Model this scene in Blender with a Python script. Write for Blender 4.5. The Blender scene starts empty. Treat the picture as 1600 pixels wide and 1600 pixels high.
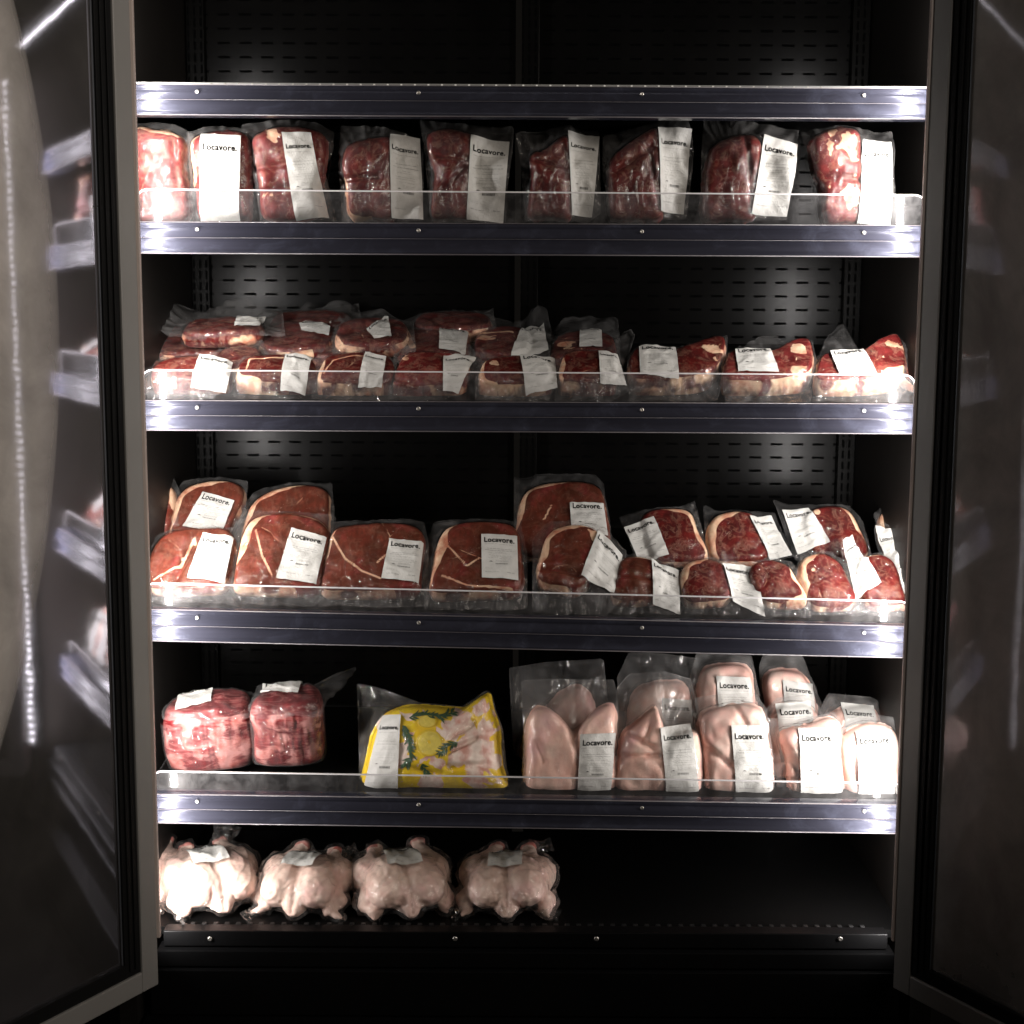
import bpy, bmesh, math, random
from mathutils import Vector, Matrix, noise
rad = math.radians
S = bpy.context.scene
COL = S.collection

# ---------------------------------------------------------------- camera
FPX = 2300.0                                   # focal length in photo pixels (1600 wide)
DIST, EYE, CX = 2.38, 1.45, -0.027
TH, ROLL = math.atan(0.138), 0.0047
F_ = Vector((0, math.cos(TH), -math.sin(TH)))
U0 = Vector((0, math.sin(TH), math.cos(TH)))
R0 = Vector((1, 0, 0))
RIGHT = R0 * math.cos(ROLL) + U0 * math.sin(ROLL)
UP = U0 * math.cos(ROLL) - R0 * math.sin(ROLL)
EYEP = Vector((CX, -DIST, EYE))
cam_d = bpy.data.cameras.new('camera')
cam_d.sensor_width = 36
cam_d.lens = 36 * FPX / 1600
cam_d.clip_start = 0.05
cam_d.clip_end = 60
cam = bpy.data.objects.new('camera', cam_d)
COL.objects.link(cam)
M = Matrix((RIGHT, UP, -F_)).transposed().to_4x4()
M.translation = EYEP
cam.matrix_world = M
S.camera = cam

# ---------------------------------------------------------------- world, exposure
w = bpy.data.worlds.new('World')
S.world = w
w.use_nodes = True
w.node_tree.nodes['Background'].inputs[0].default_value = (0.80, 0.70, 0.60, 1)
w.node_tree.nodes['Background'].inputs[1].default_value = 0.006
S.view_settings.view_transform = 'Standard'
S.view_settings.look = 'None'
S.view_settings.exposure = 0
S.view_settings.gamma = 1
S.render.engine = 'CYCLES'
S.cycles.max_bounces = 8
S.cycles.diffuse_bounces = 3
S.cycles.glossy_bounces = 5
S.cycles.transmission_bounces = 4
S.cycles.transparent_max_bounces = 24
S.cycles.sample_clamp_indirect = 4
S.cycles.use_denoising = True
S.cycles.caustics_reflective = False
S.cycles.caustics_refractive = False

LED_POWER = 7.0      # emission of the bare diodes
LED_WATTS = 13.0       # the lensed beam of each strip
LED_COL = (1.0, 0.955, 0.93)

# unseen fill added for the shop's light, aimed at the misted left door
la = bpy.data.lights.new('shop_fill_light', 'AREA')
la.energy = 13.0
la.size = 1.8
la.spread = rad(75)
la.color = (1.0, 0.9, 0.8)
lo = bpy.data.objects.new('shop_fill_light', la)
lo.location = (1.9, -2.6, 2.5)
lo.rotation_euler = (Vector((-0.85, -0.25, 1.65)) - lo.location).to_track_quat('-Z', 'Y').to_euler()
COL.objects.link(lo)

# ---------------------------------------------------------------- pixel rays -> world
def ray(px, py):
    return F_ + RIGHT * ((px - 800) / FPX) - UP * ((py - 800) / FPX)
def at(px, py, Y):
    d = ray(px, py)
    return EYEP + d * ((Y - EYEP.y) / d.y)
def hit(px, py, o, n):
    d = ray(px, py)
    return EYEP + d * ((o - EYEP).dot(n) / d.dot(n))

# ---------------------------------------------------------------- object helpers
def tag(o, label=None, cat=None, group=None, kind=None):
    if label: o['label'] = label
    if cat: o['category'] = cat
    if group: o['group'] = group
    if kind: o['kind'] = kind
    return o
def empty(name, loc, label, cat, group=None):
    o = bpy.data.objects.new(name, None)
    o.empty_display_size = 0.02
    COL.objects.link(o)
    o.location = loc
    return tag(o, label, cat, group)
def link(name, me, mat, parent=None, smooth=False):
    o = bpy.data.objects.new(name, me)
    if mat is not None:
        me.materials.append(mat)
    COL.objects.link(o)
    if parent is not None:
        o.parent = parent
        off = parent
        m = Vector((0, 0, 0))
        while off is not None:
            m += off.location
            off = off.parent
        me.transform(Matrix.Translation(-m))
    if smooth:
        me.polygons.foreach_set('use_smooth', [True] * len(me.polygons))
    me.update()
    return o
def mesh(name, V, Fc, mat, parent=None, smooth=True):
    me = bpy.data.meshes.new(name)
    me.from_pydata([tuple(v) for v in V], [], Fc)
    return link(name, me, mat, parent, smooth)
class MB:
    def __init__(s): s.v = []; s.f = []
    def box(s, a, b, fr=None):
        i = len(s.v)
        for z in (a[2], b[2]):
            for x, y in ((a[0], a[1]), (b[0], a[1]), (b[0], b[1]), (a[0], b[1])):
                p = Vector((x, y, z))
                s.v.append(fr @ p if fr else p)
        s.f += [(i, i+3, i+2, i+1), (i+4, i+5, i+6, i+7), (i, i+1, i+5, i+4), (i+1, i+2, i+6, i+5), (i+2, i+3, i+7, i+6), (i+3, i, i+4, i+7)]
    def build(s, name, mat, parent=None, bevel=0.0, smooth=False):
        me = bpy.data.meshes.new(name)
        me.from_pydata([tuple(v) for v in s.v], [], s.f)
        if bevel > 0:
            bm = bmesh.new(); bm.from_mesh(me)
            bmesh.ops.bevel(bm, geom=bm.edges[:], offset=bevel, segments=2, affect='EDGES', profile=0.6)
            bm.to_mesh(me); bm.free()
        return link(name, me, mat, parent, smooth)

# ---------------------------------------------------------------- materials
def new_mat(name):
    m = bpy.data.materials.new(name)
    m.use_nodes = True
    nt = m.node_tree
    nt.nodes.clear()
    out = nt.nodes.new('ShaderNodeOutputMaterial')
    return m, nt, out
def N(nt, t, **kw):
    n = nt.nodes.new(t)
    for k, v in kw.items():
        if k.startswith('i_'):
            key = k[2:]
            n.inputs[int(key) if key.isdigit() else key].default_value = v
        else:
            setattr(n, k, v)
    return n
def noise_node(nt, scale, detail=3, rough=0.55, coords='Object', stretch=None, dist=0.0):
    tc = N(nt, 'ShaderNodeTexCoord')
    src = tc.outputs[coords]
    if stretch:
        mp = N(nt, 'ShaderNodeMapping')
        mp.inputs['Scale'].default_value = stretch
        nt.links.new(src, mp.inputs[0]); src = mp.outputs[0]
    n = N(nt, 'ShaderNodeTexNoise')
    n.inputs['Scale'].default_value = scale
    n.inputs['Detail'].default_value = detail
    n.inputs['Roughness'].default_value = rough
    n.inputs['Distortion'].default_value = dist
    nt.links.new(src, n.inputs['Vector'])
    return n
def ramp(nt, src, stops):
    r = N(nt, 'ShaderNodeValToRGB')
    els = r.color_ramp.elements
    while len(els) < len(stops): els.new(0.5)
    for e, (p, c) in zip(els, stops):
        e.position = p
        e.color = (c, c, c, 1) if isinstance(c, (int, float)) else (*c, 1)
    nt.links.new(src, r.inputs[0])
    return r
def mixc(nt, fac, a, b):
    m = N(nt, 'ShaderNodeMix', data_type='RGBA')
    for s, v in ((m.inputs[0], fac), (m.inputs[6], a), (m.inputs[7], b)):
        if hasattr(v, 'links') or hasattr(v, 'is_linked'): nt.links.new(v, s)
        elif isinstance(v, (int, float)): s.default_value = v
        else: s.default_value = (*v, 1)
    return m.outputs[2]
def math_(nt, op, a, b=0.0, clamp=False):
    m = N(nt, 'ShaderNodeMath', operation=op, use_clamp=clamp)
    for s, v in ((m.inputs[0], a), (m.inputs[1], b)):
        if hasattr(v, 'is_linked'): nt.links.new(v, s)
        else: s.default_value = v
    return m.outputs[0]
def bump(nt, src, strength, dist=0.002):
    b = N(nt, 'ShaderNodeBump')
    b.inputs['Strength'].default_value = strength
    b.inputs['Distance'].default_value = dist
    nt.links.new(src, b.inputs['Height'])
    return b.outputs[0]
def simple(name, col, rough=0.5, metal=0.0, spec=0.5, nscale=40, namp=0.12, bmp=0.0, aniso=0.0):
    m, nt, out = new_mat(name)
    p = N(nt, 'ShaderNodeBsdfPrincipled')
    p.inputs['Roughness'].default_value = rough
    p.inputs['Metallic'].default_value = metal
    p.inputs['Specular IOR Level'].default_value = spec
    if aniso: p.inputs['Anisotropic'].default_value = aniso
    n = noise_node(nt, nscale)
    c = mixc(nt, n.outputs[0], tuple(x * (1 - namp) for x in col), tuple(min(1, x * (1 + namp)) for x in col))
    nt.links.new(c, p.inputs['Base Color'])
    r = ramp(nt, noise_node(nt, nscale * 0.3, 4).outputs[0], [(0.2, max(0.02, rough - 0.04)), (0.8, min(1, rough + 0.04))])
    nt.links.new(r.outputs[0], p.inputs['Roughness'])
    if bmp: nt.links.new(bump(nt, n.outputs[0], bmp), p.inputs['Normal'])
    nt.links.new(p.outputs[0], out.inputs[0])
    return m

def meat_mat(name, a, b, fat, marble=0.0, mscale=60, rough=0.34, stretch=(1, 1, 1), purple=None, grain=0.34, bmp=0.4, ragged=0.9):
    m, nt, out = new_mat(name)
    p = N(nt, 'ShaderNodeBsdfPrincipled')
    n1 = noise_node(nt, 20, 6, 0.66, stretch=stretch, dist=0.15)
    n2 = noise_node(nt, 120, 3, 0.6, stretch=(stretch[0], stretch[1] * 0.35, stretch[2] * 0.45))
    f = ramp(nt, n1.outputs[0], [(0.36, 0.0), (0.64, 1.0)])
    c = mixc(nt, f.outputs[0], a, b)
    if purple:
        n4 = noise_node(nt, 14, 3, 0.6)
        c = mixc(nt, ramp(nt, n4.outputs[0], [(0.5, 0), (0.66, 0.7)]).outputs[0], c, purple)
    c = mixc(nt, ramp(nt, n2.outputs[0], [(0.40, grain), (0.62, 0.0)]).outputs[0], c, tuple(x * 0.45 for x in a))
    at_ = N(nt, 'ShaderNodeAttribute', attribute_name='fat')
    n3 = noise_node(nt, mscale, 4, 0.6, stretch=stretch, dist=0.7)
    # edges of the fat are ragged
    s = math_(nt, 'ADD', at_.outputs['Fac'], math_(nt, 'MULTIPLY', math_(nt, 'SUBTRACT', n3.outputs[0], 0.5), ragged))
    fr = ramp(nt, s, [(0.36, 0.0), (0.47, 0.35), (0.66, 1.0)])
    ff = fr.outputs[0]
    if marble:
        mr = ramp(nt, math_(nt, 'ABSOLUTE', math_(nt, 'SUBTRACT', n3.outputs[0], 0.5)), [(0.0, marble), (0.05, 0.0)])
        ff = math_(nt, 'MAXIMUM', ff, mr.outputs[0])
    n5 = noise_node(nt, 40, 3)
    fc = mixc(nt, ramp(nt, n5.outputs[0], [(0.42, 0), (0.66, 1)]).outputs[0], fat, (fat[0] * 0.72, fat[1] * 0.42, fat[2] * 0.38))
    c = mixc(nt, ff, c, fc)
    nt.links.new(c, p.inputs['Base Color'])
    p.inputs['Roughness'].default_value = rough + 0.1
    p.inputs['Specular IOR Level'].default_value = 0.2
    nb = noise_node(nt, 90, 5, 0.65, stretch=stretch)
    nt.links.new(bump(nt, nb.outputs[0], bmp, 0.003), p.inputs['Normal'])
    nt.links.new(p.outputs[0], out.inputs[0])
    return m

def film_mat(name, milky=0.05, gloss=0.0, bscale=55, bs=0.6):
    m, nt, out = new_mat(name)
    tr = N(nt, 'ShaderNodeBsdfTransparent'); tr.inputs[0].default_value = (0.97, 0.965, 0.96, 1)
    gl = N(nt, 'ShaderNodeBsdfGlossy'); gl.inputs['Roughness'].default_value = 0.12
    gl.inputs[0].default_value = (1, 0.97, 0.94, 1)
    df = N(nt, 'ShaderNodeBsdfTranslucent'); df.inputs[0].default_value = (0.8, 0.78, 0.76, 1)
    d2 = N(nt, 'ShaderNodeBsdfDiffuse'); d2.inputs[0].default_value = (0.8, 0.78, 0.76, 1)
    n1 = noise_node(nt, bscale, 1.5, 0.5, stretch=(1.0, 1.0, 0.5), dist=1.2)
    rid = ramp(nt, math_(nt, 'ABSOLUTE', math_(nt, 'SUBTRACT', n1.outputs[0], 0.5)), [(0.0, 1.0), (0.16, 0.0)])
    rid.color_ramp.interpolation = 'EASE'
    n2 = noise_node(nt, 20, 3, 0.5)
    n3 = noise_node(nt, bscale * 2.6, 2, 0.5, dist=2.0)
    rid3 = ramp(nt, math_(nt, 'ABSOLUTE', math_(nt, 'SUBTRACT', n3.outputs[0], 0.5)), [(0.0, 1.0), (0.12, 0.0)])
    h = math_(nt, 'ADD', math_(nt, 'MULTIPLY', rid.outputs[0], 0.40), n2.outputs[0])
    h = math_(nt, 'ADD', math_(nt, 'MULTIPLY', rid3.outputs[0], 0.05), h)
    bn = bump(nt, h, bs, 0.006)
    nt.links.new(bn, gl.inputs['Normal'])
    fr = N(nt, 'ShaderNodeFresnel'); fr.inputs[0].default_value = 1.45
    nt.links.new(bn, fr.inputs['Normal'])
    fac = math_(nt, 'MINIMUM', math_(nt, 'ADD', math_(nt, 'MULTIPLY', fr.outputs[0], 0.8), gloss, True), 0.34)
    sl = N(nt, 'ShaderNodeAttribute', attribute_name='seal')
    md = N(nt, 'ShaderNodeMixShader', i_0=0.5)
    nt.links.new(df.outputs[0], md.inputs[1]); nt.links.new(d2.outputs[0], md.inputs[2])
    m1 = N(nt, 'ShaderNodeMixShader')
    mk = math_(nt, 'MULTIPLY', ramp(nt, n1.outputs[0], [(0.4, 0.55), (0.6, 1.35)]).outputs[0], milky)
    nt.links.new(math_(nt, 'ADD', mk, math_(nt, 'MULTIPLY', sl.outputs['Fac'], 0.30), True), m1.inputs[0])
    nt.links.new(tr.outputs[0], m1.inputs[1]); nt.links.new(md.outputs[0], m1.inputs[2])
    m2 = N(nt, 'ShaderNodeMixShader')
    nt.links.new(fac, m2.inputs[0])
    nt.links.new(m1.outputs[0], m2.inputs[1]); nt.links.new(gl.outputs[0], m2.inputs[2])
    nt.links.new(m2.outputs[0], out.inputs[0])
    return m

FILM = film_mat('clear_vacuum_film', 0.008, 0.0, 30, 0.8)
FILM_BAG = film_mat('loose_bag_film', 0.045, 0.005, 24, 0.9)
FILM_SOFT = film_mat('milky_bag_film', 0.13, 0.0, 16, 0.45)
FAT = (0.78, 0.54, 0.36)
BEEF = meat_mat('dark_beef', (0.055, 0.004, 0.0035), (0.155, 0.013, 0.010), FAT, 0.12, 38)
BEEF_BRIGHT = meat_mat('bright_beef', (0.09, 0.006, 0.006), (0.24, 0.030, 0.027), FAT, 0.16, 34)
RUMP = meat_mat('brown_rump', (0.085, 0.021, 0.010), (0.17, 0.030, 0.016), (0.72, 0.48, 0.32), 0.06, 30, purple=(0.30, 0.034, 0.042))
ROAST = meat_mat('marbled_roast', (0.07, 0.005, 0.006), (0.16, 0.016, 0.018), (0.38, 0.17, 0.155), 0.4, 30, stretch=(0.5, 1, 1.9), ragged=1.7)
CHICK = meat_mat('raw_chicken_flesh', (0.90, 0.50, 0.40), (0.93, 0.66, 0.54), (0.88, 0.70, 0.52), 0.0, 30, purple=(0.80, 0.44, 0.45), grain=0.10, bmp=0.5)
CHICK_DARK = meat_mat('raw_chicken_thigh', (0.84, 0.46, 0.37), (0.93, 0.72, 0.62), (0.92, 0.78, 0.66), 0.05, 22, purple=(0.84, 0.44, 0.38), grain=0.03, bmp=0.2)
SKIN = meat_mat('pale_chicken_skin', (0.70, 0.47, 0.39), (0.84, 0.66, 0.56), (0.70, 0.34, 0.30), 0.0, 22, purple=(0.74, 0.44, 0.40), grain=0.05, bmp=0.3)
MARIN = meat_mat('yellow_marinade', (0.80, 0.50, 0.008), (0.90, 0.66, 0.02), (0.88, 0.72, 0.62), 0.0, 22, grain=0.1, ragged=0.5)

def label_mat():
    m, nt, out = new_mat('white_label_paper')
    p = N(nt, 'ShaderNodeBsdfPrincipled')
    n = noise_node(nt, 50, 4)
    c = mixc(nt, ramp(nt, n.outputs[0], [(0.35, 0), (0.7, 1)]).outputs[0], (0.52, 0.51, 0.48), (0.44, 0.43, 0.40))
    nt.links.new(c, p.inputs['Base Color'])
    p.inputs['Roughness'].default_value = 0.55
    n2 = noise_node(nt, 60, 3, 0.5, dist=2.0)
    nt.links.new(bump(nt, ramp(nt, math_(nt, 'ABSOLUTE', math_(nt, 'SUBTRACT', n2.outputs[0], 0.5)), [(0, 1), (0.06, 0)]).outputs[0], 0.25, 0.002), p.inputs['Normal'])
    nt.links.new(p.outputs[0], out.inputs[0])
    return m
LABEL = label_mat()
INK = simple('black_ink', (0.006, 0.006, 0.006), 0.7, 0.0, 0.1)
INK_FAINT = INK

def glass_mat():
    m, nt, out = new_mat('misted_door_glass')
    tr = N(nt, 'ShaderNodeBsdfTransparent'); tr.inputs[0].default_value = (0.80, 0.82, 0.83, 1)
    gl = N(nt, 'ShaderNodeBsdfGlossy'); gl.inputs['Roughness'].default_value = 0.05
    gl.inputs[0].default_value = (0.9, 0.88, 1.0, 1)
    df = N(nt, 'ShaderNodeBsdfDiffuse'); df.inputs[0].default_value = (0.88, 0.82, 0.77, 1)
    n1 = noise_node(nt, 2.6, 6, 0.62, dist=0.8, stretch=(1, 1, 0.8))
    n2 = noise_node(nt, 9, 5, 0.6, dist=1.0)
    mist = math_(nt, 'MULTIPLY', ramp(nt, n1.outputs[0], [(0.34, 0.55), (0.64, 1.0)]).outputs[0], ramp(nt, n2.outputs[0], [(0.2, 0.6), (0.8, 1.0)]).outputs[0])
    # condensation thins out towards the foot of the door
    tc = N(nt, 'ShaderNodeTexCoord'); sx = N(nt, 'ShaderNodeSeparateXYZ'); nt.links.new(tc.outputs['Object'], sx.inputs[0])
    low = N(nt, 'ShaderNodeMapRange'); low.inputs[1].default_value = 0.25; low.inputs[2].default_value = 0.75
    low.inputs[3].default_value = 0.25; low.inputs[4].default_value = 1.0
    nt.links.new(sx.outputs[2], low.inputs[0])
    mist = math_(nt, 'MULTIPLY', mist, low.outputs[0])
    m1 = N(nt, 'ShaderNodeMixShader')
    nt.links.new(math_(nt, 'MULTIPLY', mist, 0.95), m1.inputs[0])
    nt.links.new(tr.outputs[0], m1.inputs[1]); nt.links.new(df.outputs[0], m1.inputs[2])
    fr = N(nt, 'ShaderNodeFresnel'); fr.inputs[0].default_value = 1.5
    nb = noise_node(nt, 7, 3)
    nt.links.new(bump(nt, nb.outputs[0], 0.02, 0.01), gl.inputs['Normal'])
    m2 = N(nt, 'ShaderNodeMixShader')
    nt.links.new(math_(nt, 'ADD', math_(nt, 'MULTIPLY', fr.outputs[0], 0.9), 0.03, True), m2.inputs[0])
    nt.links.new(m1.outputs[0], m2.inputs[1]); nt.links.new(gl.outputs[0], m2.inputs[2])
    nt.links.new(m2.outputs[0], out.inputs[0])
    return m
GLASS = glass_mat()
def acrylic():
    m, nt, out = new_mat('clear_acrylic')
    tr = N(nt, 'ShaderNodeBsdfTransparent'); tr.inputs[0].default_value = (0.95, 0.95, 0.955, 1)
    gl = N(nt, 'ShaderNodeBsdfGlossy'); gl.inputs['Roughness'].default_value = 0.08
    df = N(nt, 'ShaderNodeBsdfDiffuse'); df.inputs[0].default_value = (0.7, 0.68, 0.68, 1)
    n = noise_node(nt, 30, 5, 0.7)
    m1 = N(nt, 'ShaderNodeMixShader')
    nt.links.new(ramp(nt, n.outputs[0], [(0.4, 0.02), (0.75, 0.09)]).outputs[0], m1.inputs[0])
    nt.links.new(tr.outputs[0], m1.inputs[1]); nt.links.new(df.outputs[0], m1.inputs[2])
    fr = N(nt, 'ShaderNodeFresnel'); fr.inputs[0].default_value = 1.45
    m2 = N(nt, 'ShaderNodeMixShader')
    nt.links.new(fr.outputs[0], m2.inputs[0])
    nt.links.new(m1.outputs[0], m2.inputs[1]); nt.links.new(gl.outputs[0], m2.inputs[2])
    nt.links.new(m2.outputs[0], out.inputs[0])
    return m
ACR = acrylic()
ACR_EDGE_GLOW = simple('acrylic_edge_glow', (0.62, 0.60, 0.60), 0.25)  # whitish colour stands in for light refracted out at the edge
def rail_mat():
    m, nt, out = new_mat('scuffed_price_rail')
    p = N(nt, 'ShaderNodeBsdfPrincipled')
    br = noise_node(nt, 60, 3, 0.6, stretch=(0.05, 1, 1.6))
    sm = noise_node(nt, 11, 6, 0.7, dist=1.0, stretch=(1, 1, 1.5))
    smk = ramp(nt, sm.outputs[0], [(0.52, 0.0), (0.72, 1.0)])
    c = mixc(nt, br.outputs[0], (0.017, 0.0172, 0.0235), (0.028, 0.0285, 0.040))
    c = mixc(nt, smk.outputs[0], c, (0.036, 0.038, 0.054))
    nt.links.new(c, p.inputs['Base Color'])
    r = math_(nt, 'ADD', math_(nt, 'MULTIPLY', br.outputs[0], 0.06), math_(nt, 'ADD', 0.165, math_(nt, 'MULTIPLY', smk.outputs[0], 0.10)))
    nt.links.new(r, p.inputs['Roughness'])
    p.inputs['Specular IOR Level'].default_value = 0.30
    p.inputs['Specular Tint'].default_value = (0.80, 0.82, 1.0, 1)  # violet tint here and in the base imitates coloured lamp reflections
    nt.links.new(p.outputs[0], out.inputs[0])
    return m
RAILM = rail_mat()
RAIL_HIGHLIGHT = simple('pale_rail_highlight', (0.11, 0.10, 0.105), 0.3)  # paler colour paints the highlight lines along the rail's edges
SHELFM = simple('black_shelf_steel', (0.003, 0.003, 0.003), 0.45, 0.0, 0.05)
FRAMEM = simple('grey_door_aluminium', (0.24, 0.232, 0.22), 0.42, 0.1, nscale=12, namp=0.06)
JAMBM = simple('pale_jamb_plastic', (0.50, 0.42, 0.38), 0.45)
GASK = simple('black_gasket', (0.007, 0.007, 0.007), 0.55, 0.0, 0.12)
BAND = simple('black_glass_border', (0.006, 0.006, 0.008), 0.12)
BLACK = simple('black_fascia', (0.003, 0.003, 0.0032), 0.42, 0.0, 0.12)
WALLM = simple('dark_side_liner', (0.010, 0.0085, 0.0075), 0.5, 0.0, 0.15, nscale=6, namp=0.25)
SCREW = simple('screw_steel', (0.55, 0.52, 0.48), 0.3, 0.9)

def perforated(name, sx=0.0425, sz=0.0270, base=(0.0032, 0.0030, 0.0028), fx=0.56, fz=0.16):
    m, nt, out = new_mat(name)
    p = N(nt, 'ShaderNodeBsdfPrincipled'); p.inputs['Roughness'].default_value = 0.23
    p.inputs['Metallic'].default_value = 0.0
    tc = N(nt, 'ShaderNodeTexCoord'); sp = N(nt, 'ShaderNodeSeparateXYZ'); nt.links.new(tc.outputs['Object'], sp.inputs[0])
    def band(o, period, frac):
        q = math_(nt, 'FRACT', math_(nt, 'DIVIDE', math_(nt, 'ADD', o, 10.0), period))
        return math_(nt, 'LESS_THAN', q, frac)
    msk = math_(nt, 'MULTIPLY', band(sp.outputs[0], sx, fx), band(sp.outputs[2], sz, fz))
    n = noise_node(nt, 9, 4)
    c = mixc(nt, ramp(nt, n.outputs[0], [(0.35, 0), (0.7, 1)]).outputs[0], base, tuple(x * 0.6 for x in base))
    c = mixc(nt, msk, c, (0.002, 0.002, 0.002))
    nt.links.new(c, p.inputs['Base Color'])
    nt.links.new(math_(nt, 'SUBTRACT', 0.05, math_(nt, 'MULTIPLY', msk, 0.05)), p.inputs['Specular IOR Level'])
    nt.links.new(bump(nt, msk, 0.6, -0.002), p.inputs['Normal'])
    nt.links.new(p.outputs[0], out.inputs[0])
    return m
PERF = perforated('perforated_back_steel')
PERF_UP = perforated('slotted_upright_steel', 0.0125, 0.022, (0.004, 0.0038, 0.0035), 0.36, 0.72)

def emis(name, col, s):
    m, nt, out = new_mat(name)
    e = N(nt, 'ShaderNodeEmission'); e.inputs[0].default_value = (*col, 1); e.inputs[1].default_value = s
    nt.links.new(e.outputs[0], out.inputs[0])
    return m

# ================================================================= THE FRIDGE
HX = 0.617                       # half width of the opening at the door line
Z_BOT = at(800, 1455, 0.06).z    # front lip of the bottom deck
Z_DOOR0 = at(245, 1533, -0.01).z
Z_TOP = EYE + 0.67
IX, YB = 0.668, 0.60
fr = empty('display_fridge', (0, 0.3, 0), 'black upright glass door display fridge standing open, lit inside by strips at both jambs', 'fridge')
b = MB(); b.box((-IX, YB, Z_BOT - 0.1), (-0.024, YB + 0.02, Z_TOP)); b.build('back_panel', PERF, fr)
b = MB(); b.box((0.000, YB, Z_BOT - 0.1), (IX, YB + 0.02, Z_TOP)); b.build('back_panel', PERF, fr)
for x in (-0.664, -0.012, 0.630):
    b = MB(); b.box((x, YB - 0.022, Z_BOT), (x + 0.034, YB - 0.001, Z_TOP)); b.build('upright', PERF_UP, fr, 0.001)
for s in (-1, 1):
    b = MB(); b.box((min(s * IX, s * (IX + 0.03)), 0.012, 0.10), (max(s * IX, s * (IX + 0.03)), YB + 0.02, Z_TOP)); b.build('side_wall', WALLM, fr)
b = MB(); b.box((-IX - 0.03, 0.0, Z_TOP), (IX + 0.03, YB + 0.02, Z_TOP + 0.10)); b.build('header', BLACK, fr)
# base: stepped black fascia
b = MB()
yf = 0.055
b.box((-0.63, yf, Z_BOT - 0.028), (0.63, yf + 0.03, Z_BOT))
b.box((-0.64, yf - 0.012, Z_BOT - 0.060), (0.64, yf + 0.03, Z_BOT - 0.031))
b.box((-0.65, yf - 0.020, Z_BOT - 0.145), (0.65, yf + 0.03, Z_BOT - 0.063))
b.box((-0.66, yf - 0.055, 0.06), (0.66, yf + 0.03, Z_BOT - 0.148))
b.box((-IX, yf + 0.031, 0.06), (IX, YB - 0.001, Z_BOT - 0.15))
bs = b.build('base_fascia', BLACK, fr, 0.002)
def disc(c, r, ny=-1, k=12, h=0.002):
    V = []; Fc = []
    for i in range(k):
        a = 2 * math.pi * i / k
        V.append((c[0] + r * math.cos(a), c[1], c[2] + r * math.sin(a)))
    for i in range(k):
        a = 2 * math.pi * i / k
        V.append((c[0] + r * 0.72 * math.cos(a), c[1] - h, c[2] + r * 0.72 * math.sin(a)))
    for i in range(k):
        a = 2 * math.pi * i / k
        V.append((c[0] + r * 0.35 * math.cos(a), c[1] - h * 0.4, c[2] + r * 0.35 * math.sin(a)))
    for q in (0, k):
        for i in range(k):
            j = (i + 1) % k
            Fc.append((q + i, q + j, q + k + j, q + k + i))
    Fc.append(tuple(range(2 * k, 3 * k)))
    return V, Fc
for px in (328, 711, 932, 1313):
    p = at(px, 1467, yf - 0.001)
    V, Fc = disc(p, 0.0042)
    mesh('screw', V, Fc, SCREW, bs)
# bottom deck with a row of tiny air holes along the lip
b = MB(); b.box((-IX + 0.002, yf + 0.032, Z_BOT - 0.02), (IX - 0.002, YB - 0.03, Z_BOT - 0.006)); b.build('bottom_deck', SHELFM, fr)
b = MB()
for i in range(60):
    x = -0.59 + i * 0.02
    b.box((x, yf + 0.033, Z_BOT - 0.005), (x + 0.008, yf + 0.042, Z_BOT - 0.001))
b.build('air_grille', simple('grille_grey', (0.012, 0.012, 0.012), 0.4, 0.0, 0.2), fr, 0.001)

# jambs and their LED strips
LEDM = emis('led_diode', LED_COL, LED_POWER)
def led_strip(s):
    zt, zb = EYE + 0.52, Z_BOT + 0.01
    b = MB()
    x0 = s * 0.652; x1 = s * 0.634
    b.box((min(x0, x1), -0.010, zb), (max(x0, x1), -0.001, zt))
    h = b.build('led_strip', GASK, fr)
    V = []; Fc = []
    nrm = Vector((-s * 0.55, 0.835, 0)).normalized()
    tdir = Vector((nrm.y, -nrm.x, 0))
    c0 = Vector((s * 0.641, 0.004, 0))
    n = 84
    for i in range(n):
        z = zb + 0.01 + (zt - zb - 0.02) * i / (n - 1)
        c = c0 + Vector((0, 0, z))
        k = len(V)
        hw, hh = 0.0045, 0.0052
        V += [c - tdir * hw - Vector((0, 0, hh)), c + tdir * hw - Vector((0, 0, hh)), c + tdir * hw + Vector((0, 0, hh)), c - tdir * hw + Vector((0, 0, hh))]
        Fc.append((k, k + 1, k + 2, k + 3))
    mesh('light_dots', V, Fc, LEDM, h, False)
    ax = Vector((-s * 0.45, 0.893, 0)).normalized()
    la = bpy.data.lights.new('led_beam', 'AREA')
    la.shape = 'RECTANGLE'; la.size = 0.009; la.size_y = zt - zb; la.energy = LED_WATTS; la.color = LED_COL; la.spread = rad(138)
    lb = bpy.data.objects.new('led_beam', la)
    z_ = -ax; y_ = Vector((0, 0, 1)); x_ = y_.cross(z_)
    mm = Matrix((x_, y_, z_)).transposed().to_4x4(); mm.translation = Vector((s * 0.641, 0.0055, (zt + zb) / 2))
    lb.matrix_world = mm
    COL.objects.link(lb)
    b = MB()
    xa, xb = s * HX, s * (HX + 0.055)
    b.box((min(xa, xb), -0.020, Z_BOT + 0.02), (max(xa, xb), -0.011, Z_TOP)); b.build('jamb', JAMBM, fr, 0.0015)
for s in (-1, 1): led_strip(s)
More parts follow.
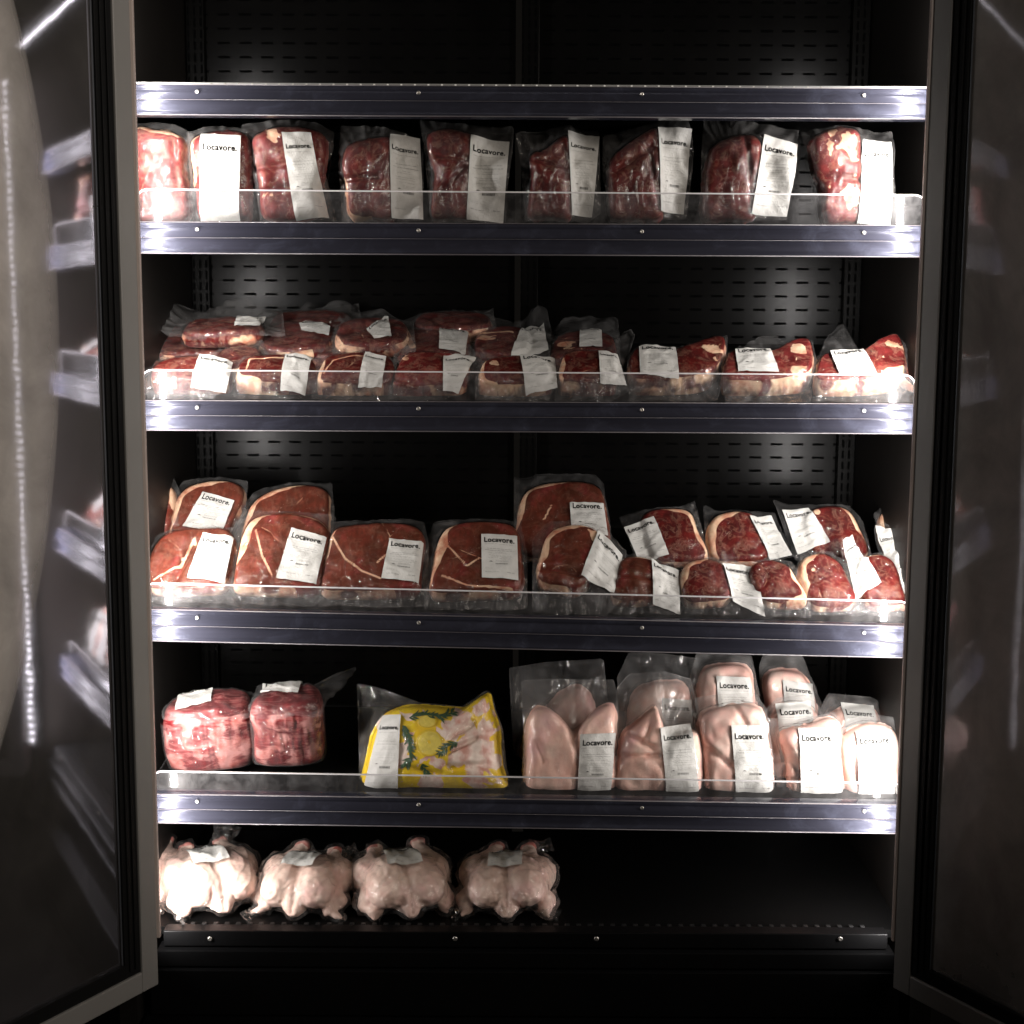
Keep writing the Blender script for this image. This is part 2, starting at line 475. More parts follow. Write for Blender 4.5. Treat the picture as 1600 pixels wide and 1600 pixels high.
# header LED strip
b = MB(); b.box((-0.60, 0.02, EYE + 0.590), (0.60, 0.05, EYE + 0.605)); hd = b.build('led_strip', GASK, fr)
V = []; Fc = []
for i in range(60):
    x = -0.59 + 1.18 * i / 59
    k = len(V)
    V += [Vector((x - .004, 0.03, EYE + .588)), Vector((x + .004, 0.03, EYE + .588)), Vector((x + .004, 0.038, EYE + .588)), Vector((x - .004, 0.038, EYE + .588))]
    Fc.append((k, k + 3, k + 2, k + 1))
mesh('light_dots', V, Fc, emis('header_led', LED_COL, 7.0), hd, False)

# doors
def door(s):
    phi = rad(31.2)
    d = Vector((s * math.sin(phi), -math.cos(phi), 0))
    n = Vector((-s * math.cos(phi), -math.sin(phi), 0))
    H = Vector((s * (HX + 0.004), -0.022, 0))
    fm = Matrix.Identity(4)
    fm.col[0] = (*d, 0); fm.col[1] = (*(-n), 0); fm.col[2] = (0, 0, 1, 0); fm.col[3] = (*H, 1)
    W, T = 0.64, 0.045
    z0, z1 = Z_DOOR0, Z_TOP
    fw = 0.036
    b = MB()
    b.box((0, 0, z0), (fw, T, z1), fm)
    b.box((W - fw, 0, z0), (W, T, z1), fm)
    b.box((fw, 0, z0), (W - fw, T, z0 + fw), fm)
    b.box((fw, 0, z1 - fw), (W - fw, T, z1), fm)
    o = b.build('door', FRAMEM, fr, 0.0025)
    g = 0.034
    b = MB()
    a0, a1, c0, c1 = fw, W - fw, z0 + fw, z1 - fw
    b.box((a0, 0.004, c0), (a0 + g, 0.030, c1), fm)
    b.box((a1 - g, 0.004, c0), (a1, 0.030, c1), fm)
    b.box((a0 + g, 0.004, c0), (a1 - g, 0.030, c0 + g * .7), fm)
    b.box((a0 + g, 0.004, c1 - g * .7), (a1 - g, 0.030, c1), fm)
    # two raised magnet ribs
    for q in (0.008, 0.020):
        b.box((a0 + q, 0.0005, c0 + 0.01), (a0 + q + 0.006, 0.0045, c1 - 0.01), fm)
    b.build('gasket', GASK, o, 0.001)
    # edge trim line that catches the light
    b = MB(); b.box((a0 + g + .001, 0.0075, c0 + g * .7), (a0 + g + 0.0025, 0.010, c1 - g * .7), fm)
    b.build('glass_spacer', simple('spacer_aluminium', (0.25, 0.27, 0.30), 0.3, 0.8), o)
    # printed dark border of the pane
    b = MB(); b.box((a0 + g, 0.0165, c0 + g * .7), (a0 + g + 0.060, 0.0185, c1 - g * .7), fm)
    b.build('glass_border', BAND, o)
    V = [fm @ Vector(p) for p in ((a0 + g, 0.012, c0), (a1 - g, 0.012, c0), (a1 - g, 0.012, c1), (a0 + g, 0.012, c1))]
    mesh('glass', V, [(0, 1, 2, 3)], GLASS, o, False)
for s in (-1, 1): door(s)

# ---------------------------------------------------------------- shelves
RY = 0.09            # front of the price rails
PROF = [(0.03, -0.001), (0.0035, 0.0), (0.001, -0.001), (0.0, -0.003), (0.0, -0.0065), (0.0018, -0.008), (0.0018, -0.0095), (0.0002, -0.011),
        (-0.0025, -0.017), (-0.0038, -0.0235), (-0.0038, -0.026), (-0.0020, -0.0275), (-0.0012, -0.034), (-0.0016, -0.042), (-0.0028, -0.0465),
        (-0.0045, -0.0475), (-0.0048, -0.0500), (-0.0035, -0.0515), (0.0, -0.052), (0.03, -0.052)]
shelf_info = {}
def shelf(idx, yl, yr, bot_l, tilt, label, fence=None, led_glints=False):
    L = at(212, yl, RY); Rr = at(1450, yr, RY)
    dirx = (Rr - L).normalized()
    A = L - dirx * 0.02; Bp = Rr + dirx * 0.02
    A = L + dirx * ((-IX + 0.004 - L.x) / dirx.x); Bp = L + dirx * ((IX - 0.004 - L.x) / dirx.x)
    H = (at(212, yl, RY) - at(212, bot_l, RY)).z
    root = empty('shelf', ((A + Bp) / 2), label, 'shelf', 'fridge shelves')
    V = []; Fc = []
    nx = 60
    for i in range(nx + 1):
        P = A.lerp(Bp, i / nx)
        for (y, z) in PROF:
            V.append(P + Vector((0, y, z * H / 0.052)))
    m = len(PROF)
    for i in range(nx):
        for j in range(m - 1):
            Fc.append((i * m + j, i * m + j + 1, (i + 1) * m + j + 1, (i + 1) * m + j))
    rail = mesh('price_rail', V, Fc, RAILM, root)
    for zz, yy, hh_ in ((-0.0522, -0.0056, 0.0016), (-0.0265, -0.0050, 0.0006), (-0.0012, -0.0004, 0.0012)):  # strips carrying the painted highlights of lip, ridge and top edge
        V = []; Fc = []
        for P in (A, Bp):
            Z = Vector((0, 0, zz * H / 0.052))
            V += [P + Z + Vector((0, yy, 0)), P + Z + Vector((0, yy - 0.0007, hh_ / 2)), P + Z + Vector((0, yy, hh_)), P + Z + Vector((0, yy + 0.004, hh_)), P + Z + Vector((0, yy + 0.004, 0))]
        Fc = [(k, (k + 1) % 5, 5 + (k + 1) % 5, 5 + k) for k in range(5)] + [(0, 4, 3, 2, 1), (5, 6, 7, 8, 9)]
        mesh('rail_edge_highlight', V, Fc, RAIL_HIGHLIGHT, rail)
    for px in (308, 654, 1003, 1350):
        t = (px - 212) / (1450 - 212)
        P = L.lerp(Rr, t) + Vector((0, 0.0, -0.0125 * H / 0.052))
        Vv, Ff = disc(P - Vector((0, 0.0015, 0)), 0.0034)
        mesh('screw', Vv, Ff, SCREW, rail)
    # deck
    dt = rad(tilt)
    back = Vector((0, math.cos(dt), math.sin(dt)))
    up = Vector((0, -math.sin(dt), math.cos(dt)))
    d0, d1 = 0.031, (YB - 0.03 - RY) / math.cos(dt)
    V = []
    for P in (A, Bp):
        for q in (d0, d1):
            for h in (-0.006, -0.020):
                V.append(P + back * q + up * h)
    Fc = [(0, 2, 6, 4), (1, 5, 7, 3), (0, 4, 5, 1), (2, 3, 7, 6), (0, 1, 3, 2), (4, 6, 7, 5)]
    mesh('shelf_deck', V, Fc, SHELFM, root, False)
    shelf_info[idx] = (A, Bp, back, up, dirx)
    if led_glints:  # glowing dots put in for the header strip's reflection in the lip
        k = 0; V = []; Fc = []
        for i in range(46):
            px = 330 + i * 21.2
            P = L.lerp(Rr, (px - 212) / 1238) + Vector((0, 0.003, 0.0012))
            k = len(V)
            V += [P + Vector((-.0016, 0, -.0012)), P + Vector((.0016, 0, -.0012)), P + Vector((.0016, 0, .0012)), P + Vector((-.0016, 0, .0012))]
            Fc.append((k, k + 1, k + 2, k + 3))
        mesh('light_dots', V, Fc, emis('rail_led_glint', (1, 0.92, 0.8), 0.45), root, False)
        b = MB()
        P0 = L.lerp(Rr, 0.0); P1 = L.lerp(Rr, 1.0)
        V = [P0 + Vector((0, .0035, -.0005)), P1 + Vector((0, .0035, -.0005)), P1 + Vector((0, .0035, .0032)), P0 + Vector((0, .0035, .0032)),
             P0 + Vector((0, .006, -.0005)), P1 + Vector((0, .006, -.0005)), P1 + Vector((0, .006, .0032)), P0 + Vector((0, .006, .0032))]
        mesh('glint_strip', V, [(0, 1, 2, 3), (4, 7, 6, 5), (3, 2, 6, 7), (0, 3, 7, 4), (1, 5, 6, 2)], simple('glint_strip_grey', (0.25, 0.25, 0.24), 0.4), root, False)  # backing added behind the painted reflection dots
    if fence:
        x0, x1, fl, frr = fence
        FY = RY + 0.018
        TL, TR = at(x0, fl, FY), at(x1, frr, FY)
        B0 = A + (Bp - A) * ((TL.x - A.x) / (Bp.x - A.x)) + Vector((0, FY - RY, 0.000))
        B1 = A + (Bp - A) * ((TR.x - A.x) / (Bp.x - A.x)) + Vector((0, FY - RY, 0.000))
        rr = 0.018
        ux = (TR - TL).normalized(); uz = Vector((0, 0, 1))
        # panel outline (rounded top corners), then a U of side returns
        pts = [B0]
        for k in range(7):
            a = math.pi - k / 6 * math.pi / 2
            pts.append(TL + ux * (rr + rr * math.cos(a)) + uz * (-rr + rr * math.sin(a)))
        for k in range(7):
            a = math.pi / 2 - k / 6 * math.pi / 2
            pts.append(TR + ux * (-rr + rr * math.cos(a)) + uz * (-rr + rr * math.sin(a)))
        pts.append(B1)
        V = list(pts); m = len(pts)
        Fc = [tuple(range(m))]
        back_off = back * 0.16
        fo = mesh('fence', V, Fc, ACR, root, False)
        # side returns
        for (Bc, Tc, sx) in ((B0, TL, 1), (B1, TR, -1)):
            V = [Bc, Tc - uz * rr, Tc - uz * rr + back_off, Bc + back_off]
            V += [v + ux * sx * 0.0025 for v in V]
            mesh('fence_return', V, [(0, 1, 2, 3), (7, 6, 5, 4), (0, 4, 5, 1), (1, 5, 6, 2), (2, 6, 7, 3)], ACR, fo, False)
        # rim along the edge, its whitish glow painted in
        V = []; Fc = []
        rim = pts[:]
        th = 0.0011
        for i, P in enumerate(rim):
            a = rim[max(0, i - 1)]; c = rim[min(m - 1, i + 1)]
            t = (c - a).normalized(); nn = Vector((-t.z, 0, t.x)) if False else t.cross(Vector((0, 1, 0))).normalized()
            V += [P + nn * th - Vector((0, .001, 0)), P - nn * th - Vector((0, .001, 0)), P - nn * th + Vector((0, .002, 0)), P + nn * th + Vector((0, .002, 0))]
        for i in range(m - 1):
            for j in range(4):
                Fc.append((i * 4 + j, i * 4 + (j + 1) % 4, (i + 1) * 4 + (j + 1) % 4, (i + 1) * 4 + j))
        mesh('fence_rim', V, Fc, ACR_EDGE_GLOW, fo, False)
    return root
shelf(0, 131, 138, 180, 0, 'empty top shelf with a bright rail and a line of tiny reflected lights along it', led_glints=True)
shelf(1, 346, 352, 396, 4, 'shelf second from top carrying upright red meat packs behind a clear fence', (213, 1447, 296, 305))
shelf(2, 625, 631, 672, 11, 'middle shelf crowded with two rows of thick steak packs', (221, 1430, 578, 586))
shelf(3, 951, 979, 1000, 11, 'slanting shelf holding wide rump slabs on the left and sirloins on the right', (226, 1423, 911, 940))
shelf(4, 1240, 1258, 1284, 4, 'lowest railed shelf holding roasts, marinated chicken and chicken bags', (237, 1412, 1205, 1224))
b = MB(); b.box((-2.5, -3.2, -0.02), (2.5, 1.5, 0.0))
tag(b.build('floor', simple('dark_shop_floor', (0.03, 0.028, 0.026), 0.5, nscale=4, namp=0.3)), kind='structure')

# ================================================================= PACKS
def catmull(P, k=6):
    out = []
    n = len(P)
    for i in range(n):
        p0, p1, p2, p3 = P[i - 1], P[i], P[(i + 1) % n], P[(i + 2) % n]
        for j in range(k):
            t = j / k
            out.append(0.5 * ((2 * p1) + (p2 - p0) * t + (2 * p0 - 5 * p1 + 4 * p2 - p3) * t * t + (3 * p1 - p0 - 3 * p2 + p3) * t ** 3))
    return out
def radial(poly, c, K):
    R = []
    n = len(poly)
    for i in range(K):
        a = 2 * math.pi * i / K
        dx, dy = math.cos(a), math.sin(a)
        best = 0.0
        for j in range(n):
            p = poly[j]; q = poly[(j + 1) % n]
            ax, ay = p.x - c.x, p.y - c.y
            bx, by = q.x - p.x, q.y - p.y
            den = dx * by - dy * bx
            if abs(den) < 1e-12: continue
            t = (ax * by - ay * bx) / den
            s = (ax * dy - ay * dx) / den
            if t > best and -1e-6 <= s <= 1 + 1e-6: best = t
        R.append(best)
    return R
def sstep(a, b, x):
    t = max(0.0, min(1.0, (x - a) / (b - a))); return t * t * (3 - 2 * t)
def segd(u, v, a, b):
    ax, ay, bx, by = a[0], a[1], b[0], b[1]
    dx, dy = bx - ax, by - ay
    L = dx * dx + dy * dy
    t = 0 if L == 0 else max(0, min(1, ((u - ax) * dx + (v - ay) * dy) / L))
    return math.hypot(u - ax - t * dx, v - ay - t * dy)

# ---- the printing on a label, in label units (0..1 across, 0..1 up)
def text_mesh():
    cu = bpy.data.curves.new('tmp_text', 'FONT')
    cu.body = 'Locavore.'
    cu.size = 1.0
    cu.offset = 0.028
    cu.resolution_u = 3
    cu.space_character = 1.08
    o = bpy.data.objects.new('tmp_text', cu)
    COL.objects.link(o)
    dg = bpy.context.evaluated_depsgraph_get()
    me = bpy.data.meshes.new_from_object(o.evaluated_get(dg))
    V = [Vector((v.co.x, v.co.y)) for v in me.vertices]
    Fc = [tuple(p.vertices) for p in me.polygons]
    bpy.data.objects.remove(o); bpy.data.curves.remove(cu); bpy.data.meshes.remove(me)
    x0 = min(v.x for v in V); x1 = max(v.x for v in V); y0 = min(v.y for v in V); y1 = max(v.y for v in V)
    return [((v.x - x0) / (x1 - x0), (v.y - y0) / (y1 - y0)) for v in V], Fc
TXV, TXF = text_mesh()
def print_mesh(seed, asp, gx=14, gy=28):
    rnd = random.Random(seed)
    V = []; Fc = []
    # word mark; height keeps true proportions: cap height ~0.16 of the width
    h = 0.86 * 0.195 / asp
    y0 = 0.80
    for (x, y) in TXV: V.append((0.08 + 0.84 * x, y0 + h * y))
    Fc += list(TXF)
    def bar(x0, y0, x1, y1, cut=True):
        n = max(1, int((x1 - x0) / 0.12)) if cut else 1
        for i in range(n):
            a = x0 + (x1 - x0) * i / n; c = x0 + (x1 - x0) * (i + 1) / n
            k = len(V)
            V.extend([(a, y0), (c, y0), (c, y1), (a, y1)]); Fc.append((k, k + 1, k + 2, k + 3))
    def words(x0, x1, y, hh, fill=0.55):
        x = x0
        while x < x1 - 0.02:
            wl = rnd.uniform(0.04, 0.13)
            e = min(x1, x + wl)
            # letters as fine ticks
            q = x
            while q < e:
                bar(q, y, min(e, q + 0.0145), y + hh * rnd.uniform(0.65, 1.0), False)
                q += 0.021
            x = e + 0.025
    k = 0.45 / asp
    words(0.10, 0.90, 0.760, 0.016 * k)
    words(0.16, 0.86, 0.650, 0.024 * k)
    words(0.10, 0.90, 0.612, 0.024 * k)
    words(0.38, 0.62, 0.575, 0.017 * k)
    for y in (0.55, 0.50, 0.475, 0.44):
        a = rnd.uniform(0.12, 0.3)
        words(a, rnd.uniform(0.7, 0.9), y, 0.013 * k)
    # triangle mark
    i = len(V); V.extend([(0.20, 0.36), (0.32, 0.36), (0.26, 0.36 + 0.045 * k * 1.3)]); Fc.append((i, i + 1, i + 2))
    for y in (0.40, 0.385, 0.37): words(0.38, 0.75, y, 0.011 * k)
    # bars of the price strip
    x = 0.38
    while x < 0.72:
        w_ = rnd.choice((0.006, 0.010)); bar(x, 0.305, x + w_, 0.335, False); x += w_ + rnd.uniform(0.010, 0.018)
    words(0.10, 0.32, 0.22, 0.008 * k); words(0.10, 0.30, 0.20, 0.008 * k)
    words(0.10, 0.46, 0.12, 0.024 * k); words(0.70, 0.90, 0.125, 0.026 * k)
    # cut the print along the label's own facets so it follows every crease
    bm = bmesh.new()
    bv = [bm.verts.new((x, y, 0)) for x, y in V]
    for f in Fc:
        try: bm.faces.new([bv[i] for i in f])
        except ValueError: pass
    for i in range(1, gx):
        bmesh.ops.bisect_plane(bm, geom=bm.verts[:] + bm.edges[:] + bm.faces[:], plane_co=(i / gx, 0, 0), plane_no=(1, 0, 0))
    for i in range(1, gy):
        bmesh.ops.bisect_plane(bm, geom=bm.verts[:] + bm.edges[:] + bm.faces[:], plane_co=(0, i / gy, 0), plane_no=(0, 1, 0))
    bm.verts.index_update()
    V = [(v.co.x, v.co.y) for v in bm.verts]; Fc = [tuple(v.index for v in f.verts) for f in bm.faces]
    bm.free()
    return V, Fc

KA = 144
packs = []
def pack(label, meat, bag, lab=None, Y=0.13, tilt=80, T=0.05, mat=None, fat=(), creases=(), dome=0.004, lump=0.004, edge=0.012,
         film=None, group='vacuum packs of beef', cat='meat pack', name='vacuum_pack', drop=0.3, labcr=0.0016, seed=None, yaw=0, fw=0.0010,
         meatname='meat', anchor=None, meats=None, bulge=0.03, wr=1.0, lroll=0):
    """meat, bag, lab: outlines read in photo pixels, laid on the pack's own tilted top plane"""
    seed = seed if seed is not None else len(packs) * 7.31 + 3
    film = film or FILM
    ymax = max(p[1] for p in meat); xm = sum(p[0] for p in meat) / len(meat)
    a = rad(tilt)
    nrm = Vector((0, -math.sin(a), math.cos(a)))
    rot = Matrix.Rotation(rad(yaw), 3, 'Z')
    nrm = rot @ nrm
    ex = rot @ Vector((1, 0, 0)); ey = nrm.cross(ex)
    O = at(xm, ymax, Y)
    def uv(p):
        h = hit(p[0], p[1], O, nrm) - O
        return Vector((h.dot(ex), h.dot(ey)))
    MP = catmull([uv(p) for p in meat]); BPp = [uv(p) for p in bag]
    # area centroid
    A2 = cx = cy = 0
    for i in range(len(MP)):
        p, q = MP[i - 1], MP[i]; cr = p.x * q.y - q.x * p.y
        A2 += cr; cx += (p.x + q.x) * cr; cy += (p.y + q.y) * cr
    c = Vector((cx / (3 * A2), cy / (3 * A2)))
    R = radial(MP, c, KA); RB = radial(BPp, c, KA)
    for i in range(KA):
        R[i] = max(R[i], 0.01); RB[i] = max(RB[i], R[i] + 0.004)
    R = [(R[i - 1] + 2 * R[i] + R[(i + 1) % KA]) / 4 for i in range(KA)]
    Rm = sum(R) / KA
    rs_ = random.Random(int(seed * 97))
    autov = []
    if mat in (BEEF, RUMP, BEEF_BRIGHT) and tilt < 70:
        for _ in range(rs_.choice((0, 1, 1, 2))):
            a0 = rs_.uniform(0, 6.28); r0 = Rm * rs_.uniform(0.55, 1.0); p_ = c + Vector((math.cos(a0), math.sin(a0))) * r0
            hd = a0 + math.pi + rs_.uniform(-0.7, 0.7); L_ = [p_.copy()]
            for _k in range(rs_.randint(4, 7)):
                hd += rs_.uniform(-0.55, 0.55); p_ = p_ + Vector((math.cos(hd), math.sin(hd))) * Rm * rs_.uniform(0.12, 0.26); L_.append(p_.copy())
            autov.append(L_)
    cre = [(uv(q[0]), uv(q[1]), q[2], q[3]) for q in creases]
    def NZ(u, v, f, o=0.0): return noise.noise(Vector((u * f + seed, v * f - seed * 0.7, o)))
    autoc = [(L_[k], L_[k + 1]) for L_ in autov for k in range(len(L_) - 1)]
    def lumps(u, v):
        h = -0.0011 * math.exp(-(min(segd(u, v, a_, b_) for a_, b_ in autoc) / 0.0045) ** 2) if autoc else 0.0
        h += lump * (NZ(u, v, 22) + 0.5 * NZ(u, v, 50, 3))
        for (p, q, d_, w_) in cre:
            dd = segd(u, v, p, q)
            h -= d_ * math.exp(-(dd / w_) ** 2)
        return h
    def interp(L, th):
        x = (th / (2 * math.pi)) % 1.0 * KA; i = int(x) % KA; f = x - int(x)
        return L[i] * (1 - f) + L[(i + 1) % KA] * f
    er = min(edge, T * 0.45, Rm * 0.5)
    tent = [0.6 + 0.9 * (noise.noise(Vector((math.cos(2 * math.pi * i / KA) * 1.6, math.sin(2 * math.pi * i / KA) * 1.6, seed))) + 0.5) for i in range(KA)]
    LQ = [uv(p) for p in lab] if lab else None
    def inlab(u, v, m=0.004):
        if not LQ: return 0.0
        cxx = sum(p.x for p in LQ) / 4; cyy = sum(p.y for p in LQ) / 4
        # half sizes
        hw = ((LQ[1] - LQ[0]).length + (LQ[2] - LQ[3]).length) / 4; hh = ((LQ[0] - LQ[3]).length + (LQ[1] - LQ[2]).length) / 4
        ax = ((LQ[1] - LQ[0]) + (LQ[2] - LQ[3])).normalized(); ay = Vector((-ax.y, ax.x))
        d = Vector((u - cxx, v - cyy))
        return (1 - sstep(hw, hw + 0.012, abs(d.dot(ax)))) * (1 - sstep(hh, hh + 0.012, abs(d.dot(ay))))
    def filmH(u, v):
        d = Vector((u - c.x, v - c.y)); th = math.atan2(d.y, d.x); r = d.length
        r1 = interp(R, th); rb = interp(RB, th)
        il = inlab(u, v)
        if r <= r1:
            e = r1 - r
            h = dome * (1 - (r / r1) ** 2)
            if e < er: h -= (er - math.sqrt(max(0, er * er - (er - e) ** 2))) * 0.75
            h += max(-0.004, lumps(u, v)) * (0.85 - 0.3 * il) + 0.0016
            base = h
        else:
            q = (r - r1)
            k = interp(tent, th)
            dep = T * drop
            sc = (0.010 + 0.012 * k) * (1 + 1.6 * il)
            h = -er * 0.75 - (dep) * (1 - math.exp(-q / sc)) + 0.0016 + lumps(u, v) * math.exp(-q / 0.02)
            # pleats running away from the meat
            pl = noise.noise(Vector((math.cos(th) * 9 + seed, math.sin(th) * 9, q * 12)))
            h += wr * 0.0065 * pl * (1 - math.exp(-q / 0.012)) * (1 - 0.8 * il)
            # flaps curl
            h += wr * 0.018 * NZ(u, v, 14, 9) * sstep(0.0, 0.05, q)
            base = h
        rid = 1 - abs(NZ(u, v, 38, 5)) * 2.5
        base += wr * fw * max(0, rid) * (1 - il) + fw * 0.5 * NZ(u, v, 90, 7) * (1 - il)
        return base
    def labH(u, v):
        n1 = NZ(u * 1.0, v * 1.0, 30, 21)
        cr = labcr * (max(0, 1 - abs(n1) * 6) * 1.3 + 0.8 * (NZ(u, v, 45, 33) + 0.5))
        return filmH(u, v) + 0.0014 + cr
    def W3(u, v, h): return O + ex * u + ey * v + nrm * h
    low = W3(0, 0, -T)
    root = empty(name, W3(c.x, min(p.y for p in MP), -T), label, cat, group)
    # ---- meat
    prof = [(t, 'c') for t in [0.96 * (1 - (1 - k / 26) ** 1.25) for k in range(27)]]
    V = []; fatv = []
    fspec = [('thin', L_) for L_ in autov]
    for f in fat:
        if f[0] == 'blob': fspec.append(('blob', uv((f[1], f[2])), f[3] * 0.00108))
        elif f[0] == 'vein': fspec.append(('vein', [uv(p) for p in f[1]], f[2] * 0.00108))
        else: fspec.append(f)
    def fatval(u, v, i, dist, side, hh_=0.0):
        val = 0.0
        wob = 1 + 0.5 * NZ(u, v, 30, 11)
        ang = (i * 360.0 / KA) % 360
        for f in fspec:
            if f[0] == 'rim':
                a0, a1, th = f[1], f[2], f[3]
                x = (ang - a0) % 360; span = (a1 - a0) % 360
                if x <= span:
                    taper = min(1.0, min(x, span - x) / 22.0)
                    t_ = th * wob * (0.25 + 0.75 * taper)
                    val = max(val, 1.0 if side > 0 else 1 - sstep(t_ * 0.8, t_ * 1.1 + 0.001, dist))
            elif f[0] == 'side' and side > 0:
                a0, a1 = (f[2], f[3]) if len(f) > 2 else (0, 360)
                if ((ang - a0) % 360) <= ((a1 - a0) % 360 or 360):
                    val = max(val, min(1, max(0, f[1] + 0.9 * noise.noise(Vector((u * 34 + seed, hh_ * 34, v * 34))) + 0.4 * noise.noise(Vector((u * 80 + seed, hh_ * 40, v * 80))))))
            elif f[0] == 'blob':
                dd = math.hypot(u - f[1].x, v - f[1].y) * (1 + 0.9 * NZ(u, v, 45, 2) + 0.6 * NZ(u, v, 110, 4))
                val = max(val, 1 - sstep(f[2] * 0.7 * wob, f[2] * 1.1 * wob, dd))
            elif f[0] == 'thin':
                if side > 0.5: continue
                dd = min(segd(u, v, f[1][k], f[1][k + 1]) for k in range(len(f[1]) - 1))
                val = max(val, (1 - sstep(0.0004, 0.0020, dd)) * (0.46 + 0.55 * NZ(u, v, 60, 8)))
            elif f[0] == 'vein':
                dd = min(segd(u, v, f[1][k], f[1][k + 1]) for k in range(len(f[1]) - 1))
                val = max(val, (1 - sstep(f[2] * 0.35, f[2] * 0.9, dd)) * 0.95)
            elif f[0] == 'all': val = max(val, f[1])
        return val
    rings = []
    for t, _ in prof: rings.append(('top', t))
    for k in range(6): rings.append(('arc', k / 5))
    for k in range(1, 6): rings.append(('side', k / 6))
    for k in range(4): rings.append(('barc', k / 3))
    rings.append(('bot', 0.4)); 
    V.append(W3(c.x, c.y, dome + lumps(c.x, c.y))); fatv.append(fatval(c.x, c.y, 0, Rm, 0))
    for kind, t in rings:
        for i in range(KA):
            th = 2 * math.pi * i / KA; ct, st = math.cos(th), math.sin(th)
            r1 = R[i]; rin = max(r1 - er, r1 * 0.5)
            if kind == 'top': r = t / 0.96 * rin * 0.985; h = dome * (1 - (r / r1) ** 2); side = 0
            elif kind == 'arc':
                aa = t * math.pi / 2; r = rin + (r1 - rin) * math.sin(aa); h = -er * (1 - math.cos(aa)) + dome * (1 - (r / r1) ** 2); side = 0.0 if t < 0.75 else 0.05
            elif kind == 'side': r = r1 * (1 + bulge * math.sin(math.pi * t)); h = -er - (T - 2 * er) * t; side = 0.1 + t
            elif kind == 'barc':
                aa = t * math.pi / 2; r = rin + (r1 - rin) * math.cos(aa); h = -T + er * (1 - math.sin(aa)); side = 1.2
            else: r = rin * t; h = -T; side = 1.3
            u, v = c.x + ct * r, c.y + st * r
            if kind in ('top', 'arc'): h += lumps(u, v) * (1 if kind == 'top' else 1 - 0.5 * t)
            elif kind == 'side':
                k_ = lump * 0.55 * (noise.noise(Vector((ct * 5 + seed, st * 5, h * 30))) + 0.6 * noise.noise(Vector((ct * 14, st * 14 + seed, h * 70))))
                u += ct * k_; v += st * k_
            V.append(W3(u, v, h)); fatv.append(fatval(u, v, i, r1 - r, side, h))
    Fc = [(0, 1 + i, 1 + (i + 1) % KA) for i in range(KA)]
    nr = len(rings)
    for q in range(nr - 1):
        for i in range(KA):
            j = (i + 1) % KA
            Fc.append((1 + q * KA + i, 1 + (q + 1) * KA + i, 1 + (q + 1) * KA + j, 1 + q * KA + j))
    Fc.append(tuple(1 + (nr - 1) * KA + i for i in range(KA)))
    me = bpy.data.meshes.new(meatname)
    me.from_pydata([tuple(v) for v in V], [], Fc)
    at_ = me.attributes.new('fat', 'FLOAT', 'POINT'); at_.data.foreach_set('value', fatv)
    link(meatname, me, mat or BEEF, root, True)
    # ---- film: top sheet, then a flange out to the bag's edge; side skin below
    V = [W3(c.x, c.y, filmH(c.x, c.y))]
    rr = [0.1, 0.2, 0.3, 0.4, 0.5, 0.58, 0.66, 0.73, 0.8, 0.86, 0.91, 0.95, 0.98, 1.0]
    qs = [0.05, 0.12, 0.2, 0.3, 0.4, 0.5, 0.6, 0.7, 0.8, 0.88, 0.93, 0.965, 1.0]
    for t in rr:
        for i in range(KA):
            th = 2 * math.pi * i / KA; r = R[i] * t * 1.0
            u, v = c.x + math.cos(th) * r, c.y + math.sin(th) * r
            V.append(W3(u, v, filmH(u, v)))
    for q in qs:
        for i in range(KA):
            th = 2 * math.pi * i / KA
            r = R[i] * 1.002 + (RB[i] - R[i]) * q
            u, v = c.x + math.cos(th) * r, c.y + math.sin(th) * r
            V.append(W3(u, v, filmH(u, v)))
    nr = len(rr) + len(qs)
    Fc = [(0, 1 + i, 1 + (i + 1) % KA) for i in range(KA)]
    for q in range(nr - 1):
        for i in range(KA):
            j = (i + 1) % KA
            Fc.append((1 + q * KA + i, 1 + (q + 1) * KA + i, 1 + (q + 1) * KA + j, 1 + q * KA + j))
    # lower skin hugging the side wall
    if T > 0.02:
        base = len(V)
        for k in range(6):
            t = k / 5
            for i in range(KA):
                th = 2 * math.pi * i / KA
                kk = 0.0016 + 0.0018 * noise.noise(Vector((math.cos(th) * 12 + seed, math.sin(th) * 12, t * 2)))
                r = R[i] * (1 + bulge * math.sin(math.pi * (0.3 + 0.7 * t))) + 0.002 + kk
                u, v = c.x + math.cos(th) * r, c.y + math.sin(th) * r
                V.append(W3(u, v, -er * 0.9 - T * drop * 0.9 - (T * (1 - drop) - er * 1.3) * t))
        for k in range(5):
            for i in range(KA):
                j = (i + 1) % KA
                Fc.append((base + k * KA + i, base + (k + 1) * KA + i, base + (k + 1) * KA + j, base + k * KA + j))
    fo = mesh('film', V, Fc, film, root)
    q0 = 1 + (len(rr) + len(qs) - 4) * KA
    sv = [0.0] * len(V)
    for i in range(1 + (len(rr) + 1) * KA, q0):
        p_ = V[i]; sv[i] = 0.16 + 0.5 * max(0, noise.noise(p_ * 55 + Vector((seed, 0, 0))))
    for i in range(q0, 1 + (len(rr) + len(qs)) * KA):
        ring = (i - q0) // KA
        sv[i] = (0.4, 0.4, 0.4, 1.1)[ring] * max(0, noise.noise(Vector(((i % KA) * 0.11, seed, ring))) + 0.35)
    sa = fo.data.attributes.new('seal', 'FLOAT', 'POINT'); sa.data.foreach_set('value', sv)
